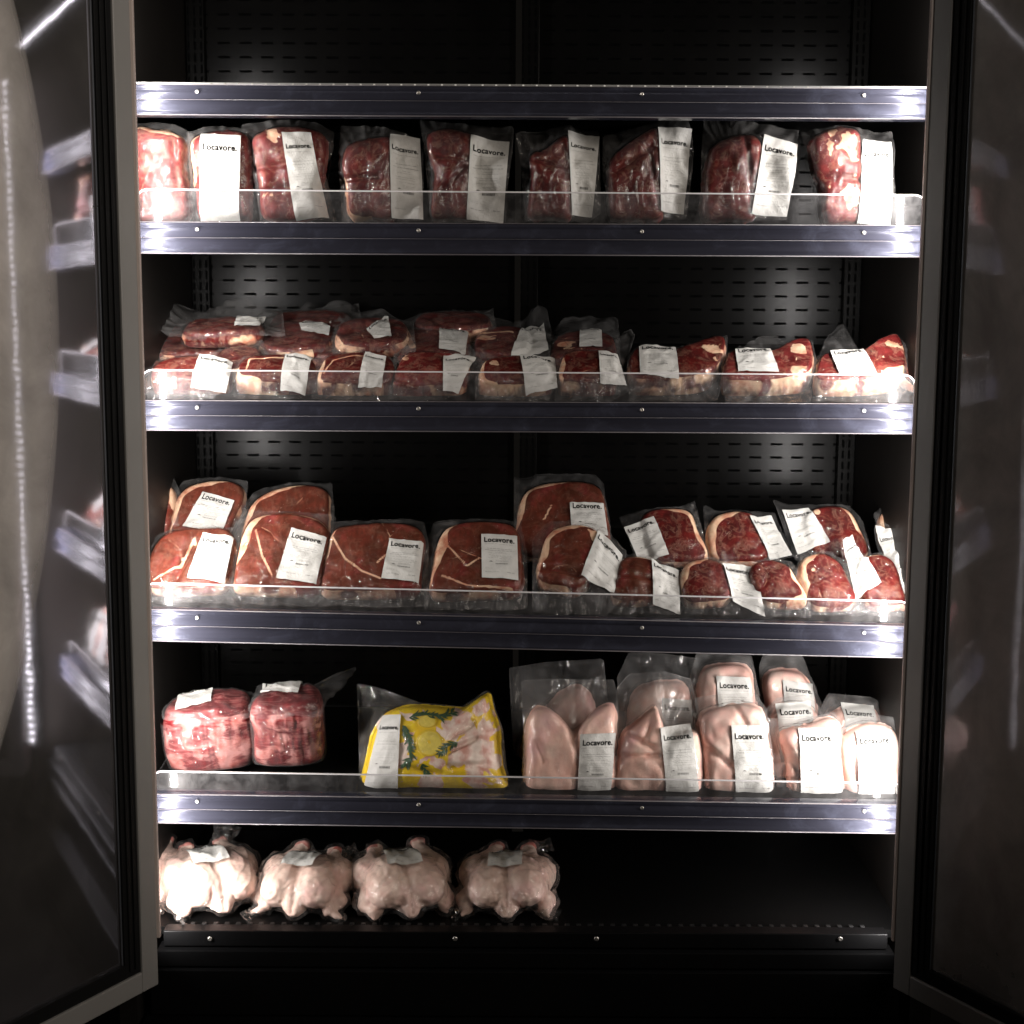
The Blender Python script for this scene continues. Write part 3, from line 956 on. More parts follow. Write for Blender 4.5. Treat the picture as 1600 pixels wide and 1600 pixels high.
    # ---- label
    if lab:
        nx, ny = 14, 28
        def lp(s, t):
            top = LQ[0].lerp(LQ[1], s); bot = LQ[3].lerp(LQ[2], s)
            return bot.lerp(top, t)
        V = []
        for j in range(ny + 1):
            for i in range(nx + 1):
                p = lp(i / nx, j / ny)
                V.append(W3(p.x, p.y, labH(p.x, p.y)))
        Fc = [(j * (nx + 1) + i, j * (nx + 1) + i + 1, (j + 1) * (nx + 1) + i + 1, (j + 1) * (nx + 1) + i) for j in range(ny) for i in range(nx)]
        lo_ = mesh('label', V, Fc, LABEL, root)
        asp = ((LQ[0] - LQ[3]).length + (LQ[1] - LQ[2]).length) / ((LQ[1] - LQ[0]).length + (LQ[2] - LQ[3]).length)
        pv, pf = print_mesh(seed, max(0.5, asp))
        # the height is read off the label's own facets so that the ink never sinks
        def lh(s, t):
            x = min(nx - 1e-4, max(0, s * nx)); y = min(ny - 1e-4, max(0, t * ny)); i, j = int(x), int(y); fx, fy = x - i, y - j
            g = lambda i, j: V[j * (nx + 1) + i]
            return g(i, j) * (1 - fx) * (1 - fy) + g(i + 1, j) * fx * (1 - fy) + g(i, j + 1) * (1 - fx) * fy + g(i + 1, j + 1) * fx * fy
        PV = [lh(x, y) + nrm * 0.0007 for x, y in pv]
        mesh('print', PV, pf, INK, lo_, False)
    packs.append(root)
    root['_t'] = 0
    del root['_t']
    return root, W3, uv, filmH

# PACK LIST
G1, G2, G2B = 'upright beef packs on the second shelf', 'front row of steak packs on the middle shelf', 'back row of steak packs on the middle shelf'
G3, G3B = 'front row of packs on the slanting shelf', 'back row of packs on the slanting shelf'
K1 = dict(tilt=83, T=0.055, Y=0.135, film=FILM_BAG, group=G1, lump=0.007, edge=0.016, dome=0.006, drop=0.42, wr=1.9)
# ---- second shelf: upright packs
pack('pale pink meat pack without a label, glaring at the left end of its shelf',
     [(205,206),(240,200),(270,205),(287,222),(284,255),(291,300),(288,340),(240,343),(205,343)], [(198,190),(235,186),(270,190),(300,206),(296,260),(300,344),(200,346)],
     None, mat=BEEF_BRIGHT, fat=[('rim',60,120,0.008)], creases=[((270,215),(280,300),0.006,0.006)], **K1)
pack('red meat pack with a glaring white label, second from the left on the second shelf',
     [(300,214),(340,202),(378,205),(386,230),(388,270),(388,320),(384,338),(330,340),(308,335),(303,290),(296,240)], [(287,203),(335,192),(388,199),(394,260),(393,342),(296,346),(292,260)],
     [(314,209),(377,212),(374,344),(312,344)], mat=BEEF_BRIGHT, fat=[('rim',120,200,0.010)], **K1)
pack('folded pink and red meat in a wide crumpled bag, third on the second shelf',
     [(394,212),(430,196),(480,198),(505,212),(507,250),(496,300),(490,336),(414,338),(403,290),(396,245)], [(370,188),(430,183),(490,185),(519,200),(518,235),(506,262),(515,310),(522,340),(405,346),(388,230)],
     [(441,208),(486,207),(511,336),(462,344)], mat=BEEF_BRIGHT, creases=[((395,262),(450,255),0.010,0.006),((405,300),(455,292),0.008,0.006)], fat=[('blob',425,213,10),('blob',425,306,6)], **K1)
pack('small dark chop pack with a rounded bag corner, fourth from left on the second shelf',
     [(541,228),(575,214),(608,212),(622,224),(618,260),(616,335),(580,338),(546,336),(538,285),(533,255)], [(529,190),(585,190),(632,205),(660,230),(661,343),(532,345),(527,250)],
     [(609,207),(655,212),(661,342),(612,340)], mat=BEEF, creases=[((533,280),(590,276),0.012,0.005)], fat=[('rim',180,270,0.004)], **K1)
pack('deep red pack with a high straight bag seam, fifth from left on the second shelf',
     [(669,208),(700,198),(730,206),(748,216),(742,260),(738,335),(705,338),(674,336),(678,270),(668,238)], [(653,178),(700,187),(760,190),(803,192),(800,240),(792,300),(790,345),(672,345),(663,240)],
     [(736,210),(796,215),(786,344),(729,342)], mat=BEEF, creases=[((670,238),(745,250),0.010,0.006),((690,300),(725,262),0.006,0.004)], **K1)
pack('dark red meat wedge with a narrow tapering label, sixth on the second shelf',
     [(829,243),(850,232),(872,216),(888,212),(895,255),(894,335),(860,338),(828,335),(829,285)], [(806,203),(850,196),(890,188),(938,195),(940,330),(920,343),(820,343),(815,260)],
     [(888,200),(939,204),(926,336),(894,334)], mat=BEEF, creases=[((835,250),(880,258),0.008,0.004),((880,215),(892,330),0.005,0.004)], **K1)
pack('dark meat peaking beside a creased label, third from right on the second shelf',
     [(954,252),(975,228),(1005,207),(1028,197),(1036,225),(1036,300),(1034,338),(995,341),(958,338),(951,300)], [(944,205),(985,196),(1030,184),(1078,183),(1088,230),(1080,300),(1075,338),(955,344),(942,270)],
     [(1029,196),(1083,198),(1071,331),(1033,329)], mat=BEEF, creases=[((960,270),(1020,230),0.007,0.005),((1015,240),(1030,320),0.007,0.004)], **K1)
pack('large dark red pack with a slanting cream label in a tall bag, second shelf',
     [(1109,240),(1122,222),(1150,210),(1180,210),(1192,228),(1188,280),(1180,338),(1140,341),(1099,338),(1102,280)], [(1105,175),(1160,182),(1210,190),(1254,196),(1246,260),(1232,340),(1095,346),(1098,240)],
     [(1196,207),(1251,220),(1232,336),(1174,334)], mat=BEEF, creases=[((1165,215),(1178,330),0.006,0.005)], **K1)
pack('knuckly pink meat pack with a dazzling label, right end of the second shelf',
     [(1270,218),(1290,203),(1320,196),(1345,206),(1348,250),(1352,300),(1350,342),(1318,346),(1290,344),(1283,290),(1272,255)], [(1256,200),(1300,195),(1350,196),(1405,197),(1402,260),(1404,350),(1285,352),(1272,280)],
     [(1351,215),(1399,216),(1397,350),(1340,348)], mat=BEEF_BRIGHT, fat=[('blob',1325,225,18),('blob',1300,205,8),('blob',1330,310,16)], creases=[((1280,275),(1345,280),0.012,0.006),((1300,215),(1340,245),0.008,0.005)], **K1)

# ---- middle shelf, front row
K2 = dict(tilt=34, T=0.046, Y=0.135, group=G2, lump=0.0042, edge=0.006, drop=0.42)
pack('dark steak pack with a crumpled label behind the left end of the middle fence',
     [(236,588),(245,568),(275,557),(325,555),(356,560),(352,588),(300,592),(262,592)], [(222,566),(280,550),(372,556),(370,600),(330,612),(228,612)],
     [(313,557),(364,566),(352,609),(297,602)], mat=BEEF, fat=[('side',0.25)], **K2)
pack('ribeye pack with a thick cream front edge, second from left on the middle shelf',
     [(370,586),(376,566),(395,555),(440,553),(480,556),(494,572),(490,588),(440,594),(395,592)], [(366,552),(385,543),(440,540),(502,553),(500,598),(470,614),(362,606)],
     [(447,552),(488,558),(476,612),(437,604)], mat=BEEF, fat=[('side',0.58,200,300),('vein',[(384,580),(390,562),(440,560),(478,566)],2.6),('rim',180,235,0.008)], **K2)
pack('ribeye pack with a curved fat line and folded label, third in the middle front row',
     [(496,592),(503,566),(520,553),(565,549),(602,553),(616,572),(604,594),(560,597),(520,597)], [(490,552),(530,544),(580,545),(622,566),(630,610),(600,622),(486,612)],
     [(571,553),(604,560),(596,604),(559,604)], mat=BEEF, fat=[('side',0.55,200,320),('vein',[(506,585),(520,563),(560,557),(600,560)],2.4),('rim',160,215,0.010)], **K2)
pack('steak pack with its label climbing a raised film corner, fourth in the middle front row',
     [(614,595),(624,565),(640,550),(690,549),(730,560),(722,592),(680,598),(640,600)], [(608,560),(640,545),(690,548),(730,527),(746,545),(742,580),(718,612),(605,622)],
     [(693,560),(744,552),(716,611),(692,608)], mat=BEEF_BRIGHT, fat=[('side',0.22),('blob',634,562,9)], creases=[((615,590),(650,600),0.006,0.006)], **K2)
pack('round edged steak pack with a wide wavy label, fifth in the middle front row',
     [(750,590),(754,568),(775,557),(810,555),(845,560),(860,578),(855,594),(810,598),(770,597)], [(742,560),(790,548),(880,548),(882,590),(850,618),(742,618)],
     [(812,555),(867,550),(871,602),(822,613)], mat=BEEF, fat=[('side',0.6),('rim',150,230,0.009),('blob',768,570,7)], **K2)
pack('dark block of steak beside a tall twisted film flap and curling label, middle shelf',
     [(874,588),(878,560),(890,549),(935,547),(960,556),(962,588),(930,595),(895,594)], [(866,560),(900,548),(940,535),(985,503),(993,512),(984,545),(970,575),(992,598),(960,612),(868,620)],
     [(935,551),(965,552),(980,597),(938,598)], mat=BEEF, fat=[('side',0.3),('rim',150,220,0.010)], **K2)
pack('large steak pack with a square cream label just right of the twisted film flap',
     [(988,586),(985,556),(1005,541),(1060,542),(1105,529),(1131,524),(1130,550),(1110,578),(1060,588),(1020,590)], [(980,560),(1000,536),(1060,537),(1118,518),(1138,515),(1136,560),(1122,612),(1080,616),(985,618)],
     [(998,543),(1055,541),(1061,591),(1000,588)], mat=BEEF, fat=[('side',0.55),('blob',1112,545,14)], **dict(K2, Y=0.14))
pack('steak pack with white fatty corner and rounded film bump behind, middle shelf right',
     [(1132,588),(1136,556),(1155,545),(1205,545),(1248,528),(1265,530),(1271,555),(1262,580),(1210,590),(1165,592)], [(1126,562),(1150,538),(1190,512),(1215,507),(1238,524),(1270,524),(1276,560),(1268,620),(1135,622)],
     [(1148,549),(1202,545),(1217,584),(1153,584)], mat=BEEF_BRIGHT, fat=[('side',0.75),('blob',1248,548,14),('blob',1245,580,14)], **dict(K2, Y=0.14))
pack('steak pack under a tall pointed film flap, rightmost full pack on the middle shelf',
     [(1277,588),(1282,558),(1300,549),(1345,546),(1385,525),(1404,522),(1414,550),(1408,578),(1350,590),(1305,592)], [(1268,565),(1278,545),(1300,505),(1320,481),(1328,490),(1326,530),(1345,540),(1395,516),(1418,530),(1420,600),(1400,622),(1275,622)],
     [(1296,552),(1348,548),(1370,588),(1312,590)], mat=BEEF_BRIGHT, fat=[('side',0.72),('blob',1396,540,11),('rim',300,345,0.014)], **dict(K2, Y=0.14))
pack('shaded steak end tucked behind the right end of the middle fence',
     [(1396,560),(1400,535),(1415,522),(1436,526),(1450,560),(1446,592),(1418,598)], [(1388,540),(1405,516),(1452,520),(1456,600),(1400,606)],
     None, mat=RUMP, fat=[('side',0.3)], **dict(K2, Y=0.20, tilt=45))
# ---- middle shelf, back row
K2B = dict(tilt=20, T=0.030, Y=0.30, group=G2B, lump=0.003, edge=0.008, film=FILM_BAG, wr=1.6)
for args in (
 ('dark steak pack without a label in the back left corner of the middle shelf', [(214,556),(220,520),(250,508),(285,512),(272,545),(245,556)], [(205,500),(235,480),(300,478),(300,540),(270,560),(208,560)], None, [('side',0.3)]),
 ('back row steak with a pale front edge and crumpled label, behind the leftmost steak', [(246,545),(256,522),(285,514),(345,512),(384,522),(372,548),(310,553),(265,552)], [(240,520),(262,500),(330,496),(398,505),(385,550),(250,560)], [(336,521),(390,517),(376,547),(315,548)], [('side',0.3)]),
 ('steak pack half hidden behind shiny film, deepest in the left back of the middle shelf', [(290,520),(300,500),(345,494),(400,498),(410,512),(380,520)], [(215,505),(225,474),(330,470),(440,472),(445,515),(300,525)], [(372,494),(416,491),(406,512),(366,514)], [('side',0.05)]),
 ('back row steak with a fatty front and bent grey label, behind the second ribeye', [(405,535),(412,515),(435,505),(480,502),(520,512),(518,535),(470,545),(425,545)], [(395,505),(430,480),(500,472),(548,468),(550,540),(400,552)], [(467,508),(518,500),(514,528),(472,522)], [('side',0.45,200,300)]),
 ('steak pack with orange fat edge and faded label, back row behind the raised film corner', [(524,525),(532,505),(555,497),(600,495),(635,505),(628,532),(580,538),(540,536)], [(515,505),(545,478),(560,470),(645,490),(650,545),(520,545)], [(573,520),(606,495),(612,530),(585,533)], [('side',0.45),('rim',190,230,0.006)]),
 ('low steak pack sandwiched between the third front ribeye and the back row', [(490,555),(497,540),(520,532),(570,530),(600,538),(605,555),(550,560)], [(484,540),(520,525),(600,526),(622,545),(618,565),(488,566)], [(546,531),(573,533),(568,552),(542,550)], [('side',0.3)]),
 ('steak pack with a tan fat streak down its left side, back row in the middle', [(622,548),(628,522),(645,512),(700,508),(732,518),(728,548),(690,553),(650,554)], [(612,510),(625,487),(700,486),(748,480),(752,555),(615,560)], [(687,514),(733,517),(727,552),(686,549)], [('vein',[(632,515),(645,545)],9)]),
 ('back row steak with a tall tented label and peaked film, just right of centre', [(744,545),(746,522),(762,511),(800,509),(826,520),(824,548),(790,554)], [(735,510),(745,490),(810,487),(836,478),(850,470),(862,500),(860,555),(740,562)], [(815,516),(850,492),(857,548),(798,556)], [('blob',755,530,12),('vein',[(750,520),(800,522)],5)]),
 ('steak pack with a faint label under wrinkled film, rightmost in the middle back row', [(862,556),(866,530),(885,519),(930,516),(958,526),(958,552),(910,560)], [(856,505),(880,490),(940,487),(967,485),(970,556),(860,566)], [(906,516),(940,515),(941,546),(905,548)], [('blob',880,540,14)]),
):
    pack(args[0], args[1], args[2], args[3], mat=BEEF, fat=args[4], **K2B)

pack('low dark steak end in shadow behind the left end of the middle fence', [(212,600),(216,575),(235,562),(262,566),(262,600),(235,606)], [(205,560),(230,548),(275,556),(275,612),(208,614)], None, mat=BEEF, fat=[('side',0.35)], **dict(K2B, Y=0.20, tilt=30))
pack('steak pack lying flat in the gap behind the first two front steaks', [(330,572),(338,552),(360,542),(395,540),(410,552),(404,572),(365,578)], [(322,550),(345,532),(410,530),(422,556),(415,582),(328,582)], None, mat=BEEF, fat=[('side',0.5),('rim',200,300,0.006)], **dict(K2B, Y=0.22, tilt=28))
pack('dim steak pack at the very back behind the bent grey label', [(425,512),(430,492),(460,485),(520,484),(548,492),(545,512),(490,516)], [(415,500),(430,475),(500,467),(560,466),(566,512),(420,520)], None, mat=BEEF, fat=[('side',0.4)], **dict(K2B, Y=0.40))
pack('dim steak pack at the very back behind the tented label', [(650,508),(655,492),(690,486),(740,486),(765,494),(760,510),(700,514)], [(640,496),(655,478),(700,480),(770,476),(776,510),(645,518)], None, mat=BEEF, fat=[('side',0.4)], **dict(K2B, Y=0.40))

# ---- slanting shelf, front row
K3 = dict(tilt=46, T=0.045, Y=0.14, group=G3, lump=0.003, edge=0.010, drop=0.35)
RV = lambda *p: ('vein', list(p), 2.7)
pack('two lobed red steak with a badly creased label, left end of the slanting shelf',
     [(228,912),(232,870),(250,838),(280,825),(320,822),(352,824),(366,845),(352,905),(300,914),(262,916)], [(215,850),(245,826),(300,815),(372,820),(374,850),(362,935),(215,940)],
     [(318,836),(366,840),(351,911),(293,905)], mat=RUMP, fat=[('side',0.5),RV((300,850),(282,885),(240,905)),('blob',303,848,5)], creases=[((305,850),(270,910),0.008,0.006)], **K3)
pack('brown rump slab with a cream fat band down its left, second on the slanting shelf',
     [(366,910),(370,868),(380,830),(400,806),(440,800),(480,803),(505,815),(514,835),(505,880),(495,914),(440,916),(395,914)], [(356,820),(378,792),(450,794),(523,797),(521,835),(508,925),(488,940),(352,940)],
     [(456,828),(511,841),(494,913),(432,906)], mat=RUMP, fat=[('side',0.8,170,290),('rim',110,200,0.019),RV((400,830),(410,870),(425,900)),('rim',35,110,0.004)], **K3)
pack('wide rump slab crossed by a fine white seam, third on the slanting shelf',
     [(502,915),(506,870),(515,838),(530,822),(570,816),(620,815),(652,822),(662,840),(656,880),(652,914),(600,920),(545,920)], [(496,830),(515,806),(590,806),(662,806),(670,850),(668,935),(640,945),(496,945)],
     [(609,845),(662,848),(654,911),(596,906)], mat=RUMP, fat=[('side',0.75,200,300),('rim',140,200,0.009),RV((520,840),(540,875),(565,893),(595,905)),RV((590,880),(610,862))], **K3)
pack('large rump slab with a forked white seam beside its label, fourth on the slanting shelf',
     [(674,920),(677,880),(684,845),(700,822),(740,813),(785,814),(808,826),(814,860),(814,912),(770,920),(720,922)], [(664,830),(680,804),(750,805),(812,806),(824,860),(824,938),(800,946),(662,946)],
     [(752,838),(808,839),(810,908),(753,905)], mat=RUMP, fat=[('side',0.55,180,300),('rim',120,215,0.016),RV((697,850),(720,875),(730,885),(750,873)),RV((690,900),(730,915),(800,918))], **K3)
pack('sirloin with a curved cream fat cap and folded tail beside a loose tilted label',
     [(840,890),(846,858),(856,834),(875,821),(905,818),(932,826),(942,850),(930,890),(905,912),(870,912),(846,905)], [(832,835),(855,806),(900,806),(945,814),(980,850),(972,930),(945,955),(832,952)],
     [(936,826),(974,858),(960,922),(908,900)], mat=RUMP, fat=[('side',0.3),('rim',60,215,0.013),('blob',930,835,8)], creases=[((845,887),(905,895),0.010,0.005)], **dict(K3, T=0.05, lump=0.005))
pack('narrow glossy sirloin with a long rippled label, just left of the paired steaks',
     [(958,930),(963,895),(970,873),(990,866),(1020,872),(1036,888),(1034,925),(1000,934)], [(952,885),(962,860),(1020,860),(1066,872),(1070,940),(1062,962),(950,960)],
     [(1018,874),(1061,886),(1064,955),(1021,940)], mat=RUMP, fat=[('side',0.4),('rim',60,110,0.007)], creases=[((965,900),(1030,905),0.006,0.006)], **dict(K3, T=0.04, lump=0.006))
pack('left of the paired steaks, a sirloin with cream fat on its left and a label',
     [(1066,925),(1064,895),(1074,878),(1100,871),(1125,876),(1138,895),(1142,930),(1110,938),(1080,938)], [(1060,890),(1070,868),(1120,866),(1155,872),(1158,960),(1072,964)],
     [(1129,877),(1178,879),(1197,960),(1146,938)], mat=BEEF, fat=[('side',0.65),('rim',80,200,0.014)], **dict(K3, T=0.036))
pack('rounded sirloin with fat down its right side, right half of the paired steaks',
     [(1182,925),(1172,895),(1180,878),(1205,872),(1232,882),(1248,905),(1262,935),(1230,940),(1200,938)], [(1170,880),(1200,866),(1240,870),(1266,920),(1270,962),(1190,964)],
     None, mat=BEEF, fat=[('side',0.5),('rim',-70,50,0.010)], **dict(K3, T=0.034))
pack('sirloin with a wide fat edge and small fat island, right of the paired steaks',
     [(1262,935),(1250,905),(1250,878),(1266,865),(1290,864),(1314,878),(1328,905),(1338,935),(1310,945),(1280,945)], [(1244,890),(1256,858),(1300,856),(1340,885),(1352,962),(1262,964)],
     None, mat=BEEF, fat=[('side',0.5),('rim',95,220,0.016),('blob',1270,892,5)], **dict(K3, T=0.036, Y=0.145))
pack('sirloin pack with an upright curling label fin, rightmost steak in front on the slanting shelf',
     [(1345,925),(1338,890),(1348,870),(1375,864),(1398,876),(1410,910),(1415,938),(1380,945),(1358,940)], [(1316,838),(1332,832),(1350,860),(1400,858),(1424,900),(1424,962),(1340,958),(1322,890)],
     [(1318,842),(1332,834),(1376,915),(1338,935)], mat=BEEF, fat=[('side',0.5),('rim',70,130,0.006)], **dict(K3, T=0.036, Y=0.15, labcr=0.004))
pack('steak pack seen edge on, its label upright against the right jamb of the slanting shelf',
     [(1398,930),(1394,880),(1405,850),(1420,850),(1432,890),(1434,935),(1416,945)], [(1368,812),(1385,812),(1420,840),(1442,880),(1440,955),(1395,955),(1380,880)],
     [(1370,814),(1400,828),(1425,902),(1404,950)], mat=BEEF, fat=[('side',0.6)], **dict(K3, T=0.03, Y=0.17, labcr=0.004))
# ---- slanting shelf, back row
K3B = dict(tilt=52, T=0.036, Y=0.30, group=G3B, lump=0.003, edge=0.009)
for a in (
 ('rump slab in shadow cut off by the left jamb, back row of the slanting shelf', [(205,832),(206,780),(225,755),(252,750),(271,765),(270,800),(255,835)], [(200,760),(225,742),(270,742),(282,770),(275,850),(200,850)], [(212,770),(236,772),(230,805),(208,805)], RUMP, [('side',0.5),('rim',0,100,0.010)]),
 ('fat rimmed rump slab with a slanting label, back row left of the slanting shelf', [(264,840),(268,800),(280,770),(305,754),(345,749),(374,756),(381,775),(362,815),(345,845),(300,848)], [(258,775),(285,746),(345,742),(386,748),(384,790),(360,850),(262,852)], [(318,771),(367,784),(347,833),(286,825)], RUMP, [('side',0.5),('rim',60,225,0.014)]),
 ('rump slab without a label peeping over the second slab, back row of the slanting shelf', [(380,850),(386,800),(405,775),(440,760),(485,756),(510,766),(514,790),(505,845),(440,855)], [(370,790),(400,760),(450,750),(518,752),(522,800),(515,862),(372,862)], None, RUMP, [('side',0.5),('rim',70,200,0.012)]),
 ('tall dark rump slab in a big clear bag at the centre of the slanting shelf', [(812,862),(811,800),(820,770),(845,756),(890,750),(930,756),(944,780),(948,860),(880,870)], [(803,740),(850,736),(930,737),(944,750),(952,868),(804,876)], [(890,788),(943,788),(950,838),(893,836)], RUMP, [('side',0.5),('rim',80,190,0.010),RV((850,812),(862,790))]),
 ('back row sirloin with a fat strip on its right and a label on its left', [(1012,850),(1004,815),(1012,798),(1045,792),(1078,798),(1090,825),(1106,868),(1060,876),(1025,872)], [(968,800),(1010,793),(1060,790),(1086,779),(1092,800),(1112,872),(1000,884),(985,850)], [(975,822),(1021,808),(1045,868),(1000,878)], BEEF, [('side',0.5),('rim',-40,110,0.012)]),
 ('back row sirloin with a broad cream fat band on its left and a sloping label', [(1112,868),(1106,830),(1115,808),(1140,798),(1172,800),(1190,820),(1200,868),(1150,876)], [(1100,782),(1125,795),(1165,797),(1212,796),(1242,866),(1200,880),(1104,880)], [(1171,808),(1206,803),(1238,866),(1204,874)], BEEF, [('side',0.55),('rim',80,230,0.016)]),
 ('long dark back row sirloin with a label on its upper left corner', [(1270,855),(1256,815),(1270,795),(1300,789),(1328,797),(1345,825),(1357,862),(1320,872),(1290,870)], [(1208,777),(1260,784),(1330,786),(1350,810),(1364,866),(1320,880),(1245,868),(1225,820)], [(1222,796),(1264,792),(1296,850),(1248,862)], BEEF, [('side',0.4),('rim',-20,80,0.010),('blob',1277,800,6)]),
 ('reddish brown slab with an orange fat band, far right corner of the slanting shelf', [(1385,860),(1374,815),(1384,795),(1410,788),(1445,790),(1452,860),(1420,868)], [(1366,800),(1385,784),(1455,782),(1460,870),(1385,872)], None, RUMP, [('side',0.4),('rim',100,200,0.014)]),
):
    pack(a[0], a[1], a[2], a[3], mat=a[4], fat=a[5], **K3B)

# ---- lowest railed shelf
G4 = 'roasts on the lowest railed shelf'
K4 = dict(tilt=16, T=0.124, Y=0.15, group=G4, lump=0.007, edge=0.014, cat='roast pack', film=FILM_BAG, drop=0.1, bulge=0.06, dome=0.008)
pack('big marbled roast glaring white on one side, leftmost full pack on the lowest railed shelf',
     [(256,1112),(268,1090),(300,1079),(345,1074),(384,1078),(392,1092),(380,1108),(330,1116),(285,1118)], [(250,1105),(266,1084),(345,1068),(396,1074),(396,1110),(300,1124)],
     [(279,1085),(333,1080),(330,1103),(274,1114)], mat=ROAST, fat=[('side',0.42,190,350)], **K4)
pack('marbled roast with a label across its top and a long rising film tail',
     [(392,1104),(404,1080),(430,1067),(480,1065),(500,1074),(502,1092),(488,1104),(440,1109)], [(386,1100),(400,1062),(470,1058),(505,1060),(535,1040),(553,1016),(556,1024),(540,1058),(512,1082),(500,1110),(400,1114)],
     [(410,1063),(473,1064),(466,1090),(407,1087)], mat=ROAST, fat=[('side',0.40,190,350)], **dict(K4, bulge=-0.02))
pack('shaded roast with two film points sticking up at the far left behind the glaring roast',
     [(236,1110),(240,1085),(262,1078),(275,1090),(270,1112)], [(232,1100),(244,1060),(250,1044),(256,1068),(268,1044),(276,1075),(280,1112),(240,1118)],
     None, mat=ROAST, fat=[('side',0.3)], **dict(K4, Y=0.30, T=0.08))
# marinated chicken
YW = dict(tilt=70, T=0.075, Y=0.15, group=None, lump=0.004, edge=0.034, dome=0.026, cat='marinated chicken pack', name='marinated_chicken_pack', meatname='marinade', film=FILM_BAG, drop=0.45, wr=1.0)
rt, W3, uvf, fH = pack('yellow marinated chicken pack with rosemary sprigs and lemon slices under its film',
     [(566,1238),(572,1180),(585,1135),(610,1108),(650,1100),(700,1103),(728,1104),(745,1090),(762,1080),(770,1110),(780,1140),(782,1185),(790,1215),(800,1238),(740,1243),(650,1243)],
     [(552,1062),(585,1070),(640,1090),(660,1098),(720,1102),(745,1085),(759,1075),(768,1090),(786,1140),(792,1200),(806,1244),(700,1250),(560,1250),(556,1150)],
     [(596,1116),(627,1117),(622,1240),(566,1238)], mat=MARIN,
     fat=[('blob',725,1132,24),('blob',708,1142,20),('blob',750,1110,16),('blob',758,1132,16),('blob',762,1140,15),('blob',735,1170,32),('blob',716,1184,24),('blob',760,1170,22),('blob',748,1200,27),('blob',690,1192,11),('blob',640,1122,12),('blob',628,1175,16),('blob',634,1190,15),('blob',680,1225,20),('blob',600,1130,18),('blob',775,1185,12)],
     creases=[((705,1155),(740,1132),0.010,0.005),((700,1178),(745,1155),0.010,0.004),((742,1100),(752,1135),0.008,0.004),((752,1135),(785,1158),0.008,0.004),((700,1200),(770,1195),0.007,0.005),((640,1200),(690,1210),0.006,0.005)], **YW)
ROSE = simple('rosemary_green', (0.035, 0.085, 0.030), 0.4, nscale=80, namp=0.4)
rnd = random.Random(4)
def sprig(pts, nleaf, L):
    V = []; Fc = []
    P = [uvf(p) for p in pts]
    def q(u, v, h): return W3(u, v, fH(u, v) + h)
    for k in range(nleaf):
        t = k / (nleaf - 1) * (len(P) - 1); i = min(len(P) - 2, int(t)); p = P[i].lerp(P[i + 1], t - i)
        d = (P[i + 1] - P[i]).normalized(); a = rnd.choice((-1, 1)) * rnd.uniform(0.35, 1.0)
        dd = Vector((d.x * math.cos(a) - d.y * math.sin(a), d.x * math.sin(a) + d.y * math.cos(a))); nn = Vector((-dd.y, dd.x))
        l = L * rnd.uniform(0.6, 1.2); w_ = 0.0019
        b = len(V)
        for s, ww in ((0, 0.5), (0.5, 1.0), (1, 0.15)):
            c = p + dd * l * s
            V += [q(c.x + nn.x * w_ * ww, c.y + nn.y * w_ * ww, -0.0008), q(c.x, c.y, -0.0003), q(c.x - nn.x * w_ * ww, c.y - nn.y * w_ * ww, -0.0008)]
        for s in (0, 3):
            Fc += [(b + s, b + s + 1, b + s + 4, b + s + 3), (b + s + 1, b + s + 2, b + s + 5, b + s + 4)]
    mesh('rosemary_sprig', V, Fc, ROSE, rt)
sprig([(640, 1122), (665, 1118), (690, 1120), (708, 1112)], 40, 0.014)
sprig([(630, 1135), (640, 1155), (645, 1180), (635, 1198)], 44, 0.013)
sprig([(715, 1160), (700, 1168), (688, 1178)], 26, 0.012)
sprig([(660, 1195), (668, 1210)], 14, 0.010)
LEM = simple('lemon_flesh', (0.80, 0.62, 0.10), 0.35, nscale=120, namp=0.3); RIND = simple('lemon_rind', (0.72, 0.50, 0.02), 0.35)
for (px, py, r, sq) in ((672, 1162, 0.024, 1.0), (668, 1128, 0.017, 0.7)):
    c = uvf((px, py)); V = []; Fc = []
    K = 36
    V.append(W3(c.x, c.y, fH(c.x, c.y) - 0.0012))
    for rr_, hh in ((0.3, -0.0011), (0.6, -0.0010), (0.86, -0.0011)):
        for i in range(K):
            a = 2 * math.pi * i / K; seg = 0.0002 * (1 if (i % 4) else -0.8)
            u, v = c.x + r * rr_ * math.cos(a), c.y + r * rr_ * sq * math.sin(a)
            V.append(W3(u, v, fH(u, v) + hh + seg))
    Fc = [(0, 1 + i, 1 + (i + 1) % K) for i in range(K)]
    for q_ in range(2):
        for i in range(K):
            j = (i + 1) % K; Fc.append((1 + q_ * K + i, 1 + (q_ + 1) * K + i, 1 + (q_ + 1) * K + j, 1 + q_ * K + j))
    ls = mesh('lemon_slice', V, Fc, LEM, rt)
    V = []; Fc = []
    for rr_, hh in ((0.86, -0.0010), (0.93, -0.0004), (1.0, -0.0012)):
        for i in range(K):
            a = 2 * math.pi * i / K
            u, v = c.x + r * rr_ * math.cos(a), c.y + r * rr_ * sq * math.sin(a)
            V.append(W3(u, v, fH(u, v) + hh))
    for q_ in range(2):
        for i in range(K):
            j = (i + 1) % K; Fc.append((q_ * K + i, (q_ + 1) * K + i, (q_ + 1) * K + j, q_ * K + j))
    mesh('lemon_rind', V, Fc, RIND, ls)

